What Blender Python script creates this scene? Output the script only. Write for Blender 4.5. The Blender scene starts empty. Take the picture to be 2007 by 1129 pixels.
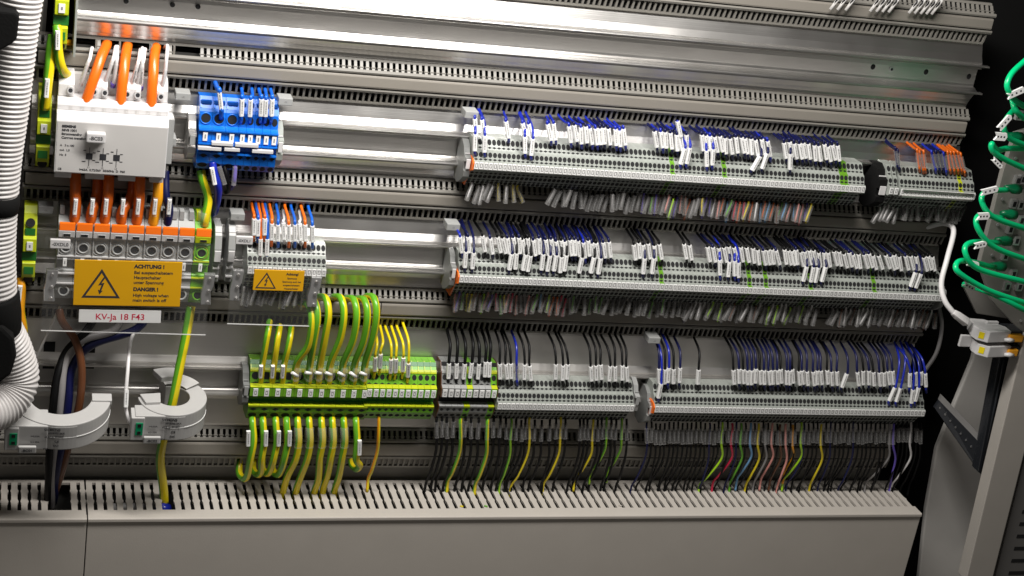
import bpy, bmesh, math, random
from mathutils import Vector, Matrix
random.seed(7)
rnd = random.uniform
S = bpy.context.scene
COL = S.collection

# ------------------------------------------------------------------ camera
# Panel frame: X right, Z up, wall plane at Y = 0, room towards -Y ("D" = mm in front of the wall).
F = 3200.0
def _n(v):
    return Vector(v).normalized()
EX = _n((10026, 386, F))                       # panel X seen in camera axes (x right, y down, z forward)
_dy = -1460.0
EY = _n((-(F*F + 386*_dy)/10026.0, _dy, F))
EZ = EX.cross(EY)
def cam2pan(v):
    v = Vector(v)
    return Vector((EX.dot(v), EY.dot(v), EZ.dot(v)))
CAM = -1900.0*cam2pan((0, 0, 1))
def P(px, py, D):
    """point of the place (mm) that the photograph shows at px,py and that stands D mm in front of the wall"""
    r = cam2pan((px-1003.5, py-564.5, F))
    t = (-D-CAM.y)/r.y
    return CAM + t*r
def Zp(px, py, D): return P(px, py, D).z
def Xp(px, py, D): return P(px, py, D).x

cd = bpy.data.cameras.new('camera'); cam = bpy.data.objects.new('camera', cd); COL.objects.link(cam)
cd.sensor_width = 36; cd.lens = F/2007*36; cd.clip_start = 0.02; cd.clip_end = 50
rx, up, bk = cam2pan((1, 0, 0)), cam2pan((0, -1, 0)), cam2pan((0, 0, -1))
m = Matrix((rx, up, bk)).transposed().to_4x4(); m.translation = CAM*0.001
cam.matrix_world = m
S.camera = cam

# ------------------------------------------------------------------ light
w = bpy.data.worlds.new('World'); S.world = w; w.use_nodes = True
bg = w.node_tree.nodes['Background']; bg.inputs[0].default_value = (1.0, 0.93, 0.84, 1); bg.inputs[1].default_value = 0.04
def area(name, loc, target, sx, sy, power, col):
    l = bpy.data.lights.new(name, 'AREA'); l.shape = 'RECTANGLE'; l.size = sx; l.size_y = sy; l.energy = power; l.color = col
    o = bpy.data.objects.new(name, l); COL.objects.link(o)
    loc = Vector(loc); o.location = loc
    d = (Vector(target)-loc).normalized()
    o.rotation_euler = d.to_track_quat('-Z', 'Y').to_euler()
    return o
area('cabinet_light', (-0.16, -0.37, 0.80), (-0.05, -0.02, 0.0), 0.72, 0.10, 13.5, (1.0, 0.965, 0.92))
area('floor_bounce_fill', (0.55, -1.95, -0.16), (0.35, 0, 0.15), 1.7, 0.24, 1.0, (1.0, 0.94, 0.86))  # added lamp standing in for a lit floor mirrored in the rails
area('front_fill', (-1.3, -1.9, 1.7), (0, 0, 0), 0.9, 0.6, 0.8, (1.0, 0.95, 0.9))  # added weak fill from the front, not a fitted lamp
S.view_settings.view_transform = 'Standard'; S.view_settings.look = 'None'
S.view_settings.gamma = 1; S.view_settings.use_curve_mapping = False
S.view_settings.exposure = 0.2

# ------------------------------------------------------------------ materials
MATS = {}
def mat(name, col, rough=0.45, metal=0.0, bump=0.0, bscale=400, alpha=1.0, var=0.06, spec=0.5, vscale=30):
    m = bpy.data.materials.new(name); m.use_nodes = True
    nt = m.node_tree; b = nt.nodes['Principled BSDF']
    b.inputs['Roughness'].default_value = rough; b.inputs['Metallic'].default_value = metal
    b.inputs['Specular IOR Level'].default_value = spec
    tc = nt.nodes.new('ShaderNodeTexCoord')
    ns = nt.nodes.new('ShaderNodeTexNoise'); ns.inputs['Scale'].default_value = vscale; ns.inputs['Detail'].default_value = 5
    nt.links.new(tc.outputs['Object'], ns.inputs['Vector'])
    oi = nt.nodes.new('ShaderNodeObjectInfo')
    add = nt.nodes.new('ShaderNodeMath'); add.operation = 'ADD'
    nt.links.new(ns.outputs['Fac'], add.inputs[0]); nt.links.new(oi.outputs['Random'], add.inputs[1])
    rng = nt.nodes.new('ShaderNodeMapRange'); rng.inputs['From Min'].default_value = 0.3; rng.inputs['From Max'].default_value = 1.7
    rng.inputs['To Min'].default_value = 1-var*1.5; rng.inputs['To Max'].default_value = 1+var
    nt.links.new(add.outputs[0], rng.inputs['Value'])
    hs = nt.nodes.new('ShaderNodeHueSaturation'); hs.inputs['Color'].default_value = (*col, 1)
    nt.links.new(rng.outputs['Result'], hs.inputs['Value'])
    nt.links.new(hs.outputs['Color'], b.inputs['Base Color'])
    if bump:
        n2 = nt.nodes.new('ShaderNodeTexNoise'); n2.inputs['Scale'].default_value = bscale; n2.inputs['Detail'].default_value = 3
        nt.links.new(tc.outputs['Object'], n2.inputs['Vector'])
        bp = nt.nodes.new('ShaderNodeBump'); bp.inputs['Strength'].default_value = bump; bp.inputs['Distance'].default_value = 0.0005
        nt.links.new(n2.outputs['Fac'], bp.inputs['Height']); nt.links.new(bp.outputs['Normal'], b.inputs['Normal'])
    if alpha < 1: b.inputs['Alpha'].default_value = alpha
    MATS[name] = m
    return m
def alu(name, col, rough):
    m = mat(name, col, rough, 1.0, var=0.10, vscale=9)
    nt = m.node_tree; b = nt.nodes['Principled BSDF']
    tc = nt.nodes.new('ShaderNodeTexCoord'); mp = nt.nodes.new('ShaderNodeMapping'); mp.inputs['Scale'].default_value = (3, 900, 900)
    ns = nt.nodes.new('ShaderNodeTexNoise'); ns.inputs['Scale'].default_value = 1; ns.inputs['Detail'].default_value = 4
    nt.links.new(tc.outputs['Object'], mp.inputs[0]); nt.links.new(mp.outputs[0], ns.inputs['Vector'])
    bp = nt.nodes.new('ShaderNodeBump'); bp.inputs['Strength'].default_value = 0.5; bp.inputs['Distance'].default_value = 0.0002
    nt.links.new(ns.outputs['Fac'], bp.inputs['Height']); nt.links.new(bp.outputs['Normal'], b.inputs['Normal'])
    n3 = nt.nodes.new('ShaderNodeTexNoise'); n3.inputs['Scale'].default_value = 14; n3.inputs['Detail'].default_value = 6
    nt.links.new(tc.outputs['Object'], n3.inputs['Vector'])
    r = nt.nodes.new('ShaderNodeMapRange'); r.inputs['To Min'].default_value = rough-0.07; r.inputs['To Max'].default_value = rough+0.1
    nt.links.new(n3.outputs['Fac'], r.inputs['Value']); nt.links.new(r.outputs['Result'], b.inputs['Roughness'])
    return m
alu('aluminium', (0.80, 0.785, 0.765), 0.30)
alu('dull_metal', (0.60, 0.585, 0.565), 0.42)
mat('duct_grey', (0.23, 0.212, 0.185), 0.42, bump=0.15)
mat('comb_grey', (0.20, 0.19, 0.17), 0.45)
mat('duct_inside_shade', (0.035, 0.034, 0.032), 0.7)
mat('box_grey', (0.49, 0.455, 0.41), 0.5, bump=0.25, bscale=900)
mat('back_dark', (0.006, 0.006, 0.006), 0.9, spec=0.1)
mat('plate_grey', (0.23, 0.22, 0.20), 0.45)
mat('post_grey', (0.16, 0.155, 0.15), 0.4)
mat('term_grey', (0.31, 0.33, 0.305), 0.34)
mat('term_dark', (0.20, 0.205, 0.20), 0.4)
mat('term_mid', (0.33, 0.335, 0.33), 0.4)
mat('pe_green', (0.15, 0.42, 0.022), 0.35)
mat('pe_olive', (0.12, 0.30, 0.015), 0.4)
mat('pe_yellow', (0.48, 0.55, 0.015), 0.35)
mat('pe_darkgreen', (0.02, 0.17, 0.03), 0.35)
mat('blue_plastic', (0.005, 0.14, 0.62), 0.3)
mat('blue_deep', (0.004, 0.06, 0.30), 0.35)
mat('hole', (0.006, 0.006, 0.007), 0.8)
mat('white_plastic', (0.61, 0.60, 0.60), 0.35)
mat('white_label', (0.84, 0.84, 0.83), 0.45)
mat('ring_white', (0.50, 0.495, 0.485), 0.4)
mat('grey_front', (0.56, 0.545, 0.53), 0.45)
mat('ink', (0.03, 0.03, 0.035), 0.6)
mat('grey_ink', (0.22, 0.22, 0.22), 0.6)
mat('ink_red', (0.55, 0.02, 0.06), 0.6)
mat('sign_yellow', (0.74, 0.38, 0.005), 0.4)
mat('orange', (0.80, 0.15, 0.008), 0.3)
mat('amber', (0.85, 0.36, 0.01), 0.3)
mat('wire_blue', (0.010, 0.022, 0.33), 0.28)
mat('wire_bright_blue', (0.01, 0.12, 0.60), 0.28)
mat('wire_navy', (0.004, 0.006, 0.055), 0.4, spec=0.35)
mat('wire_black', (0.003, 0.003, 0.0035), 0.5, spec=0.22)
mat('wire_orange', (0.62, 0.12, 0.01), 0.3)
mat('wire_yellow', (0.78, 0.62, 0.01), 0.3)
mat('wire_green', (0.12, 0.40, 0.02), 0.3)
mat('wire_lime', (0.40, 0.72, 0.02), 0.3)
mat('wire_white', (0.78, 0.76, 0.76), 0.35)
mat('wire_grey', (0.25, 0.24, 0.24), 0.35)
mat('wire_red', (0.62, 0.02, 0.07), 0.3)
mat('wire_pink', (0.75, 0.32, 0.28), 0.3)
mat('wire_lightblue', (0.16, 0.36, 0.62), 0.3)
mat('wire_brown', (0.12, 0.042, 0.016), 0.32)
mat('wire_violet', (0.14, 0.09, 0.50), 0.3)
mat('patch_green', (0.0, 0.58, 0.21), 0.3)
mat('patch_plug', (0.0, 0.16, 0.06), 0.3)
mat('conduit_white', (0.58, 0.56, 0.55), 0.42)
mat('velcro', (0.006, 0.006, 0.006), 0.9, bump=0.5, spec=0.15)
mat('clear_sleeve', (0.55, 0.54, 0.53), 0.12, alpha=0.17)
mat('clear_sheet', (0.8, 0.8, 0.8), 0.05, alpha=0.02, spec=0.25)
mat('sheet_edge_glint', (0.8, 0.8, 0.79), 0.3, alpha=0.6)
mat('socket_green', (0.0, 0.35, 0.14), 0.35)
mat('cabinet_grey', (0.58, 0.56, 0.53), 0.45)
mat('post_light', (0.46, 0.43, 0.39), 0.45)
mat('black_rail', (0.02, 0.022, 0.026), 0.25)
mat('zinc', (0.62, 0.62, 0.62), 0.3, metal=0.8)
mat('brass_orange', (0.75, 0.33, 0.02), 0.35)

# ------------------------------------------------------------------ mesh builder
def pv(x, D, z): return Vector((x, -D, z))
class MB:
    def __init__(s): s.v = []; s.f = []; s.m = []; s.smooth = []
    def add(s, vs, fs, mi=0, sm=False):
        b = len(s.v); s.v += [Vector(v) for v in vs]
        for f in fs: s.f.append([b+i for i in f]); s.m.append(mi); s.smooth.append(sm)
    def hexa(s, p, mi=0):
        s.add(p, [(0,1,2,3),(7,6,5,4),(0,4,5,1),(1,5,6,2),(2,6,7,3),(3,7,4,0)], mi)
    def box(s, x0, x1, d0, d1, z0, z1, mi=0):
        s.hexa([pv(x0,d0,z0),pv(x1,d0,z0),pv(x1,d0,z1),pv(x0,d0,z1),pv(x0,d1,z0),pv(x1,d1,z0),pv(x1,d1,z1),pv(x0,d1,z1)], mi)
    def prism(s, prof, x0, x1, mi=0):
        """(D,Z) outline extruded along X"""
        n = len(prof)
        vs = [pv(x0, d, z) for d, z in prof]+[pv(x1, d, z) for d, z in prof]
        s.add(vs, [tuple(range(n)), tuple(range(2*n-1, n-1, -1))]+[(i, (i+1)%n, n+(i+1)%n, n+i) for i in range(n)], mi)
    def plate(s, pts, d0, d1, mi=0):
        """(X,Z) outline with thickness in D"""
        n = len(pts)
        vs = [pv(x, d0, z) for x, z in pts]+[pv(x, d1, z) for x, z in pts]
        s.add(vs, [tuple(range(n)), tuple(range(2*n-1, n-1, -1))]+[(i, (i+1)%n, n+(i+1)%n, n+i) for i in range(n)], mi)
    def slab(s, pts, z0, z1, mi=0):
        """(X,D) outline with height in Z"""
        n = len(pts)
        vs = [pv(x, d, z0) for x, d in pts]+[pv(x, d, z1) for x, d in pts]
        s.add(vs, [tuple(range(n)), tuple(range(2*n-1, n-1, -1))]+[(i, (i+1)%n, n+(i+1)%n, n+i) for i in range(n)], mi)
    def disc(s, c, ax, r1, r2, u, h, mi=0, n=10):
        """elliptic stub: centre c, normal ax, radius r1 along u and r2 across, height h"""
        ax = Vector(ax).normalized(); u = Vector(u).normalized(); v = ax.cross(u); c = Vector(c)
        a = [c+u*(r1*math.cos(2*math.pi*i/n))+v*(r2*math.sin(2*math.pi*i/n)) for i in range(n)]
        s.add(a+[p+ax*h for p in a], [tuple(range(n)), tuple(range(2*n-1, n-1, -1))]+[(i, (i+1)%n, n+(i+1)%n, n+i) for i in range(n)], mi)
    def facehole(s, p0, p1, t, cx, rx, rl, mi, n=10, h=0.12):
        """dark entry on the sloping face p0-p1 (D,Z)"""
        d = (p1[0]-p0[0], p1[1]-p0[1]); L = math.hypot(*d); d = (d[0]/L, d[1]/L)
        c = (p0[0]+(p1[0]-p0[0])*t, p0[1]+(p1[1]-p0[1])*t)
        nx = (-d[1], d[0]) if -d[1] > 0 else (d[1], -d[0])
        ax = Vector((0, -nx[0], nx[1])); s.disc(pv(cx, *c)-ax*0.1, ax, rx, rl, (1, 0, 0), h+0.1, mi, n)
    def ring(s, c, ax, R, r, mi=0, n=16, k=6):
        ax = Vector(ax).normalized(); u = ax.orthogonal().normalized(); v = ax.cross(u); c = Vector(c)
        vs = []
        for i in range(n):
            a = 2*math.pi*i/n; o = u*math.cos(a)+v*math.sin(a)
            for j in range(k):
                b = 2*math.pi*j/k; vs.append(c+o*(R+r*math.cos(b))+ax*(r*math.sin(b)))
        s.add(vs, [(i*k+j, i*k+(j+1)%k, ((i+1)%n)*k+(j+1)%k, ((i+1)%n)*k+j) for i in range(n) for j in range(k)], mi, True)
    def tube(s, pts, r, n=8, mi=0, stripe=None, twist=0.0, phase=0.0):
        pts = [Vector(p) for p in pts]; N = len(pts)
        rs = r if isinstance(r, (list, tuple)) else [r]*N
        t = [(pts[min(i+1, N-1)]-pts[max(i-1, 0)]).normalized() for i in range(N)]
        u = t[0].orthogonal().normalized()
        if abs(t[0].x) < 0.95: u = (Vector((1, 0, 0))-t[0]*t[0].x).normalized()
        vs = []
        for i in range(N):
            u = (u-t[i]*u.dot(t[i])).normalized(); v = t[i].cross(u)
            for j in range(n):
                a = 2*math.pi*j/n+phase+twist*i/N
                vs.append(pts[i]+(u*math.cos(a)+v*math.sin(a))*rs[i])
        b = len(s.v); s.v += vs
        for i in range(N-1):
            for j in range(n):
                s.f.append([b+i*n+j, b+i*n+(j+1)%n, b+(i+1)*n+(j+1)%n, b+(i+1)*n+j])
                s.m.append(mi if stripe is None or (j % (n)) >= n*stripe[1] else stripe[0]); s.smooth.append(True)
        s.f.append([b+j for j in range(n)][::-1]); s.m.append(mi); s.smooth.append(False)
        s.f.append([b+(N-1)*n+j for j in range(n)]); s.m.append(mi); s.smooth.append(False)
    def mesh(s, name, mats, origin=(0, 0, 0), bevel=0):
        me = bpy.data.meshes.new(name); o = Vector(origin)
        me.from_pydata([((v-o)*0.001)[:] for v in s.v], [], s.f)
        for mn in (mats if isinstance(mats, (list, tuple)) else [mats]): me.materials.append(MATS[mn])
        me.polygons.foreach_set('material_index', s.m); me.polygons.foreach_set('use_smooth', s.smooth)
        bm = bmesh.new(); bm.from_mesh(me); bmesh.ops.recalc_face_normals(bm, faces=bm.faces)
        if bevel:
            es = [e for e in bm.edges if len(e.link_faces) == 2 and e.calc_face_angle(0) > 0.6]
            bmesh.ops.bevel(bm, geom=es, offset=bevel*0.001, segments=2, profile=0.6, affect='EDGES', clamp_overlap=True)
        bm.to_mesh(me); bm.free(); me.update()
        return me
    def build(s, name, mats, parent=None, bevel=0, world=False):
        """one mesh object; coordinates are panel mm; placed under parent (an object at parent.location, unrotated)"""
        org = parent_origin(parent) if parent else (sum(s.v, Vector())/len(s.v))
        me = s.mesh(name, mats, org, bevel)
        o = bpy.data.objects.new(name, me); COL.objects.link(o)
        if parent: o.parent = parent
        else: o.location = org*0.001
        o['_org'] = [org.x, org.y, org.z]
        return o
def parent_origin(p): return Vector(p['_org'])
def tag(o, label, cat, group=None, kind=None):
    if label: o['label'] = label
    if cat: o['category'] = cat
    if label and len(label.split()) > 16: print('LONG', label)
    if group: o['group'] = group
    if kind: o['kind'] = kind
    return o
def thing(name, loc, label, cat, group=None):
    o = bpy.data.objects.new(name, None); COL.objects.link(o); loc = Vector(loc); o.location = loc*0.001
    o.empty_display_size = 0.01; o['_org'] = [loc.x, loc.y, loc.z]
    return tag(o, label, cat, group)
def copy_tree(o, loc, label=None, group=None):
    r = o.copy(); COL.objects.link(r); loc = Vector(loc); r.location = loc*0.001
    if label: r['label'] = label
    if group: r['group'] = group
    for ch in list(o.children):
        c = ch.copy(); COL.objects.link(c); c.parent = r
    return r
def curve(ctrl, n=6):
    """Catmull-Rom through the control points"""
    c = [Vector(p) for p in ctrl]; c = [c[0]*2-c[1]]+c+[c[-1]*2-c[-2]]; out = []
    for i in range(1, len(c)-2):
        for k in range(n):
            t = k/n; a, b, d, e = c[i-1], c[i], c[i+1], c[i+2]
            out.append(0.5*((2*b)+(d-a)*t+(2*a-5*b+4*d-e)*t*t+(3*b-a-3*d+e)*t**3))
    out.append(c[-2]); return out
def text(parent, s, size, x, D, z, mname, name='lettering', align='LEFT', roll=0.0, bold=0.0, squeeze=1.0):
    cu = bpy.data.curves.new(name, 'FONT'); cu.body = s; cu.size = size; cu.align_x = align; cu.offset = bold; cu.extrude = 0.05
    t = bpy.data.objects.new(name, cu); COL.objects.link(t)
    dg = bpy.context.evaluated_depsgraph_get(); me = bpy.data.meshes.new_from_object(t.evaluated_get(dg))
    bpy.data.objects.remove(t)
    org = parent_origin(parent); R = Matrix.Rotation(roll, 3, 'Y')
    for v in me.vertices:
        q = R @ Vector((v.co.x*squeeze, -v.co.z, v.co.y)); v.co = (q+pv(x, D, z)-org)*0.001
    me.materials.clear(); me.materials.append(MATS[mname])
    o = bpy.data.objects.new(name, me); COL.objects.link(o); o.parent = parent; o['_org'] = list(org)
    return o

# ------------------------------------------------------------------ setting: dark cabinet back
b = MB(); b.box(-1500, 1500, -62, -60, -900, 1100); o = b.build('cabinet_back', 'back_dark'); o['kind'] = 'structure'

# wire ducts and rails --------------------------------------------------------
#        yA, yB (dark lines at x=1000), left x, right x
DUCTS = [(-60, -32, 60, 1954, 20), (168, 195, 72, 1896, 245), (388.5, 413, 48, 1858, 445), (602, 627, 30, 1808, 655), (870.5, 895.5, -60, 1745, 890)]
COVZ = []
NM = ['topmost', 'second from the top, behind the orange cables', 'third from the top, above the yellow signs',
      'fourth from the top, behind the green-yellow loops', 'lowest narrow one, just above the big duct']
for i, (ya, yb, xl, xr, yr) in enumerate(DUCTS):
    zA, zB = Zp(1000, ya, 14), Zp(1000, yb, 14)
    x0, x1 = Xp(xl, ya+(1000-xl)*-0.07 if xl > 0 else ya, 14), Xp(xr, yr, 14)
    COVZ.append((zA, zB, x0, x1))
    t = thing('wiring_duct', pv(x0, 0, (zA+zB)/2), 'slotted grey wiring duct, '+NM[i], 'wiring duct', 'narrow slotted wiring ducts across the panel')
    c = MB()
    cuts = [x0+1, x1-1] if i != 3 else [x0+1, Xp(747, 600, 14), x1-1]
    for a, e in zip(cuts[:-1], cuts[1:]):
        c.prism([(11, zB+1.2), (15, zB+1.2), (15.6, zB+3), (15.6, zA-3), (15, zA-1.2), (11, zA-1.2)], a+0.5, e-0.5)
    c.build('cover', 'duct_grey', t, bevel=0.3)
    k = MB(); k.box(x0, x1, -10, -8, zB-16, zA+6); k.box(x0+0.3, x1-4, 2, 3, zB-7, zA+5)
    k.build('base', 'duct_inside_shade', t)  # near-black plates stand in for the shade behind the slots
    for side, nm in ((1, 'upper_comb'), (-1, 'lower_comb')):
        u = MB(); zl = zA if side > 0 else zB
        u.prism([(6, zl+side*0.4), (13.6, zl+side*0.4), (14.2, zl+side*2.2), (13, zl+side*4.6), (11.4, zl+side*4.6), (11, zl+side*2)], x0-1, x1+1.5)
        n = int((x1-x0)/6.45); wf = 3.2 if side > 0 else 2.3
        fl = 8.5 if side > 0 else 12.0
        zo, zi = zl+side*4.2, zl+side*(4.2+fl)
        for j in range(n+1):
            xc = x0+2+j*6.45
            if i == 1 and side > 0 and any(Xp(a_, 98, 6) < xc < Xp(b_, 98, 6) for a_, b_ in ((140, 186), (198, 232), (240, 293), (299, 333), (345, 388))): continue
            if side > 0:
                u.hexa([pv(xc-wf/2, 12.6, zo), pv(xc+wf/2, 12.6, zo), pv(xc+wf/2, 11.2, zo), pv(xc-wf/2, 11.2, zo),
                        pv(xc-wf/2, 6.4, zi), pv(xc+wf/2, 6.4, zi), pv(xc+wf/2, 4.6, zi), pv(xc-wf/2, 4.6, zi)])
                u.box(xc-wf/2-0.9, xc+wf/2+0.9, 9.4, 11.2, zo+1.9, zo+3.0)
            else:
                u.prism([(11.6, zo), (8.2, zo), (5.2, zi), (8.2, zi)], xc-wf/2, xc+wf/2)
        if side > 0: u.prism([(6.6, zi), (5.6, zi+2.4), (2, zi+2.4), (3, zi)], x0, x1-3)
        else: u.prism([(8.4, zi), (8.0, zi-2.2), (3, zi-2.4), (4, zi)], x0, x1-3)
        if i == 1 and side > 0:
            for a_ in (188, 234, 296, 341): u.box(Xp(a_, 98, 8)-1, Xp(a_, 98, 8)+1, 6, 11, zo, zi)
        u.build(nm, 'comb_grey', t)
# rails
RAILS = []
def rail_profile(zt, zb, zc):
    return [(-8, zt), (4, zt), (5, zt-3), (9, zc+27), (13.5, zc+20), (13.5, zc+18.2), (20, zc+18.2), (20.6, zc+16.8), (20, zc+15.6), (18, zc+15.3), (15.5, zc+14.6), (14.5, zc+13.6),
            (15.5, zc+12.8), (14, zc+12), (11, zc+11.6), (8, zc+11), (7.4, zc+6), (7.4, zc-8), (8, zc-10.5), (13, zc-11.6), (14.6, zc-12.6), (17.5, zc-13.4), (20, zc-14.2), (20.6, zc-15.6), (20, zc-17.2), (13.5, zc-17.8),
            (13, zc-20), (8, zc-27), (5, zb+4), (4, zb), (-8, zb)]
yc_at = [(1000, 68+7), (740, 281), (740, 500), (740, 738)]
RN = ['brushed aluminium mounting rail, empty, topmost of the rails', 'brushed aluminium mounting rail behind the blue terminals and the top terminal strip',
      'brushed aluminium mounting rail behind the two yellow warning signs', 'aluminium mounting rail toned darker for shade, behind the green-yellow earth terminals']
for i in range(4):
    zt = COVZ[i][1]-4.2-12-2.4; zb = COVZ[i+1][0]+4.2+8.5+2.4
    mid = (zt+zb)/2
    zc = Zp(yc_at[i][0], yc_at[i][1], 12) if i < 3 else mid-1
    zc = max(min(zc, mid+10), mid-10)
    x0 = Xp((150, 60, 60, -60)[i], (20, 250, 450, 760)[i], 10); x1 = (COVZ[i][3]+COVZ[i+1][3])/2-1
    RAILS.append((zt, zb, zc, x0, x1))
    r = MB(); r.prism(rail_profile(zt-0.3, zb+0.3, zc), x0, x1)
    lo = r.build('mounting_rail', 'aluminium' if i < 3 else 'dull_metal')  # lowest rail takes a darker metal that carries its shade
    r2 = MB(); r2.box(x0, x1+7, 14.2, 20.3, zc+15.9, zc+18.0); r2.box(x0, x1+7, 14.2, 20.3, zc-17.0, zc-14.8)
    tag(lo, RN[i], 'mounting rail', 'horizontal mounting rails')
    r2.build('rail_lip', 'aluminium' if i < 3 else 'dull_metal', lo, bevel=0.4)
    if i == 0:
        for hx, hy in ((1711, 131), (1815, 141), (1899, 150)):
            h = MB(); h.disc(P(hx, hy, 7.4), (0, -1, 0), 3.0, 3.4, (1, 0, 0), 0.15, 0, 14); h.build('hole', 'hole', lo)
        h = MB(); h.disc(P(1747, 135, 7.4), (0, -1, 0), 3.2, 3.4, (1, 0, 0), 1.0, 0, 14); h.disc(P(1748, 136, 8.4), (0, -1, 0), 1.6, 1.8, (1, 0, 0), 0.2, 1, 10)
        h.build('screw', ['zinc', 'hole'], lo)
        for hx, hy in ((247, 2), (338, 9), (388, 13)):
            h = MB(); c_ = P(hx, hy, 9); h.disc(c_, (0, -1, 0), 2.6, 2.6, (1, 0, 0), 1.0, 0, 14); h.build('hole', 'hole', lo)
    if i == 3:
        for hx in (96, 175):
            h = MB(); c_ = P(hx, 700, 13); h.box(c_.x-6, c_.x+6, 5, 9, c_.z-16, c_.z+16); h.build('slot', 'hole', lo)

# row above the topmost duct: white tags hanging over it
for j, hx in enumerate((1638, 1652, 1668, 1716, 1728, 1740, 1752, 1792, 1803, 1815, 1826, 1836)):
    q = P(hx, 4+0.08*(hx-1640)*0.6, 22)
    t = MB(); t.tube([q+Vector((6, 0, 16)), q+Vector((0, -3, 4)), q+Vector((-5, 0, -9))], 1.2, 6)
    o = t.build('wire', 'wire_black'); tag(o, 'black wire with white tag at the top edge, above the topmost duct', 'wire', 'wires above the topmost duct')
    t = MB(); t.tube([q+Vector((3.5, -2.6, 9)), q+Vector((-5, -1, -9))], 2.2, 4); t.build('wire_label', 'grey_front', o)

# left side post and its screws ------------------------------------------------
po = thing('side_post', P(60, 300, 0), 'dark grey steel side post at the left end of the ducts, beside the white conduit', 'post')
pts = [P(98, -60, -12), P(64, -60, -12), P(-10, 640, -12), P(48, 640, -12)]
pb = MB(); pb.plate([(p.x, p.z) for p in pts], -30, -12); pb.build('plate', 'post_grey', po)
pts = [P(92, -60, -8), P(82, -60, -8), P(40, 400, -8), P(50, 400, -8)]
pb = MB(); pb.plate([(p.x, p.z) for p in pts], -12, 2); pb.build('flange', 'plate_grey', po)
for sx, sy in ((57, 181), (28, 411)):
    h = MB(); c_ = P(sx, sy, -11); h.disc(c_, (0, -1, 0), 5.4, 5.4, (1, 0, 0), 3, 0, 18); h.disc(c_+Vector((0, -3, 0)), (0, -1, 0), 3.4, 3.4, (1, 0, 0), 1.2, 1, 6)
    h.build('screw', ['plate_grey', 'post_grey'], po, bevel=0.4)

# big cable duct at the bottom ---------------------------------------------------
ZT = Zp(1000, 1008, 78); bx1 = Xp(1803, 1012, 80); bx0 = Xp(-60, 1029, 80); seam = Xp(171, 1020, 80)
bd = thing('cable_duct', pv(0, 0, ZT), 'big light grey cable duct with slotted top along the bottom of the panel', 'cable duct')
def duct_top(xa, xb, nm):
    u = MB(); D0, D1 = 2, 70; pitch = 10.6
    u.box(xa, xb, D1-6, 80, ZT-3, ZT)                         # front lip strip
    u.box(xa, xb, -2, 4, ZT-3, ZT)
    n = int((xb-xa)/pitch)
    for j in range(n+1):
        a = xa+j*pitch; e = min(a+pitch*0.62, xb)
        if any(Xp(p_, 960, 40) < a+3 < Xp(q_, 960, 40) for p_, q_ in ((97, 137), (312, 338))): continue
        m_ = [(a, 4), (a, 18), (a-0.9, 22.5), (a, 27), (a, 40), (a-0.9, 44.5), (a, 49), (a, 64), (e, 64), (e, 49), (e+1.2, 44.5), (e, 40), (e, 27), (e+1.2, 22.5), (e, 18), (e, 4)]
        u.slab(m_, ZT-3, ZT)
    return u.build(nm, 'box_grey', bd)
duct_top(bx0, seam-1, 'slotted_top'); duct_top(seam+1, bx1, 'slotted_top')
for a, e in ((bx0, seam-0.6), (seam+0.6, bx1)):
    k = MB(); k.prism([(74, ZT+0.4), (82.5, ZT+0.6), (83.5, ZT-0.6), (83.5, ZT-4), (81.5, ZT-5), (81.5, ZT-190), (74, ZT-190), (74, ZT-4)], a, e)
    k.build('front_cover', 'box_grey', bd, bevel=0.5)
k = MB(); k.box(bx0, bx1-2, -4, -2, ZT-190, ZT-1); k.box(bx0, bx1-2, 0, 74, ZT-62, ZT-60); k.box(bx1-3, bx1-1.5, 0, 74, ZT-190, ZT-4)
k.build('inside', 'duct_inside_shade', bd)  # interior coloured near-black to carry the shade below the slots
for px, py, c_ in ((905, 990, 'wire_yellow'), (953, 988, 'wire_green'), (1225, 945, 'box_grey')):
    q = P(px, py, 60); t = MB(); t.tube([pv(q.x-2, q.y*-1, ZT+1), pv(q.x+1.5, q.y*-1+2, ZT+1)], 1.0, 6)
    tag(t.build('wire_offcut', c_), 'tiny %s wire offcut lying on the slotted top of the big duct' % {'wire_yellow': 'yellow', 'wire_green': 'green', 'box_grey': 'pale'}[c_], 'offcut')
b_ = MB(); b_.box(bx0, bx1-20, -12, -10, ZT-20, COVZ[4][1]-10); tag(b_.build('added_back_plate', 'plate_grey'), 'grey back plate added to lighten the gap between lowest slotted duct and big duct', 'back plate')  # added plate, keeps the gap above the big duct from going black
# loose cables inside the duct seen through the slots
for (px, py, w_, cl, lb) in ((250, 975, 20, 'white_plastic', 'white cable bundle end lying inside the big cable duct'), (322, 970, 5, 'wire_blue', 'blue cable end inside the gap of the big cable duct')):
    q = P(px, py, 45); t = MB(); t.tube([pv(q.x-w_, 42, ZT-13), pv(q.x, 45, ZT-10), pv(q.x+w_, 42, ZT-13)], 7, 10)
    tag(t.build('cable_end', cl), lb, 'cable')

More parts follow.
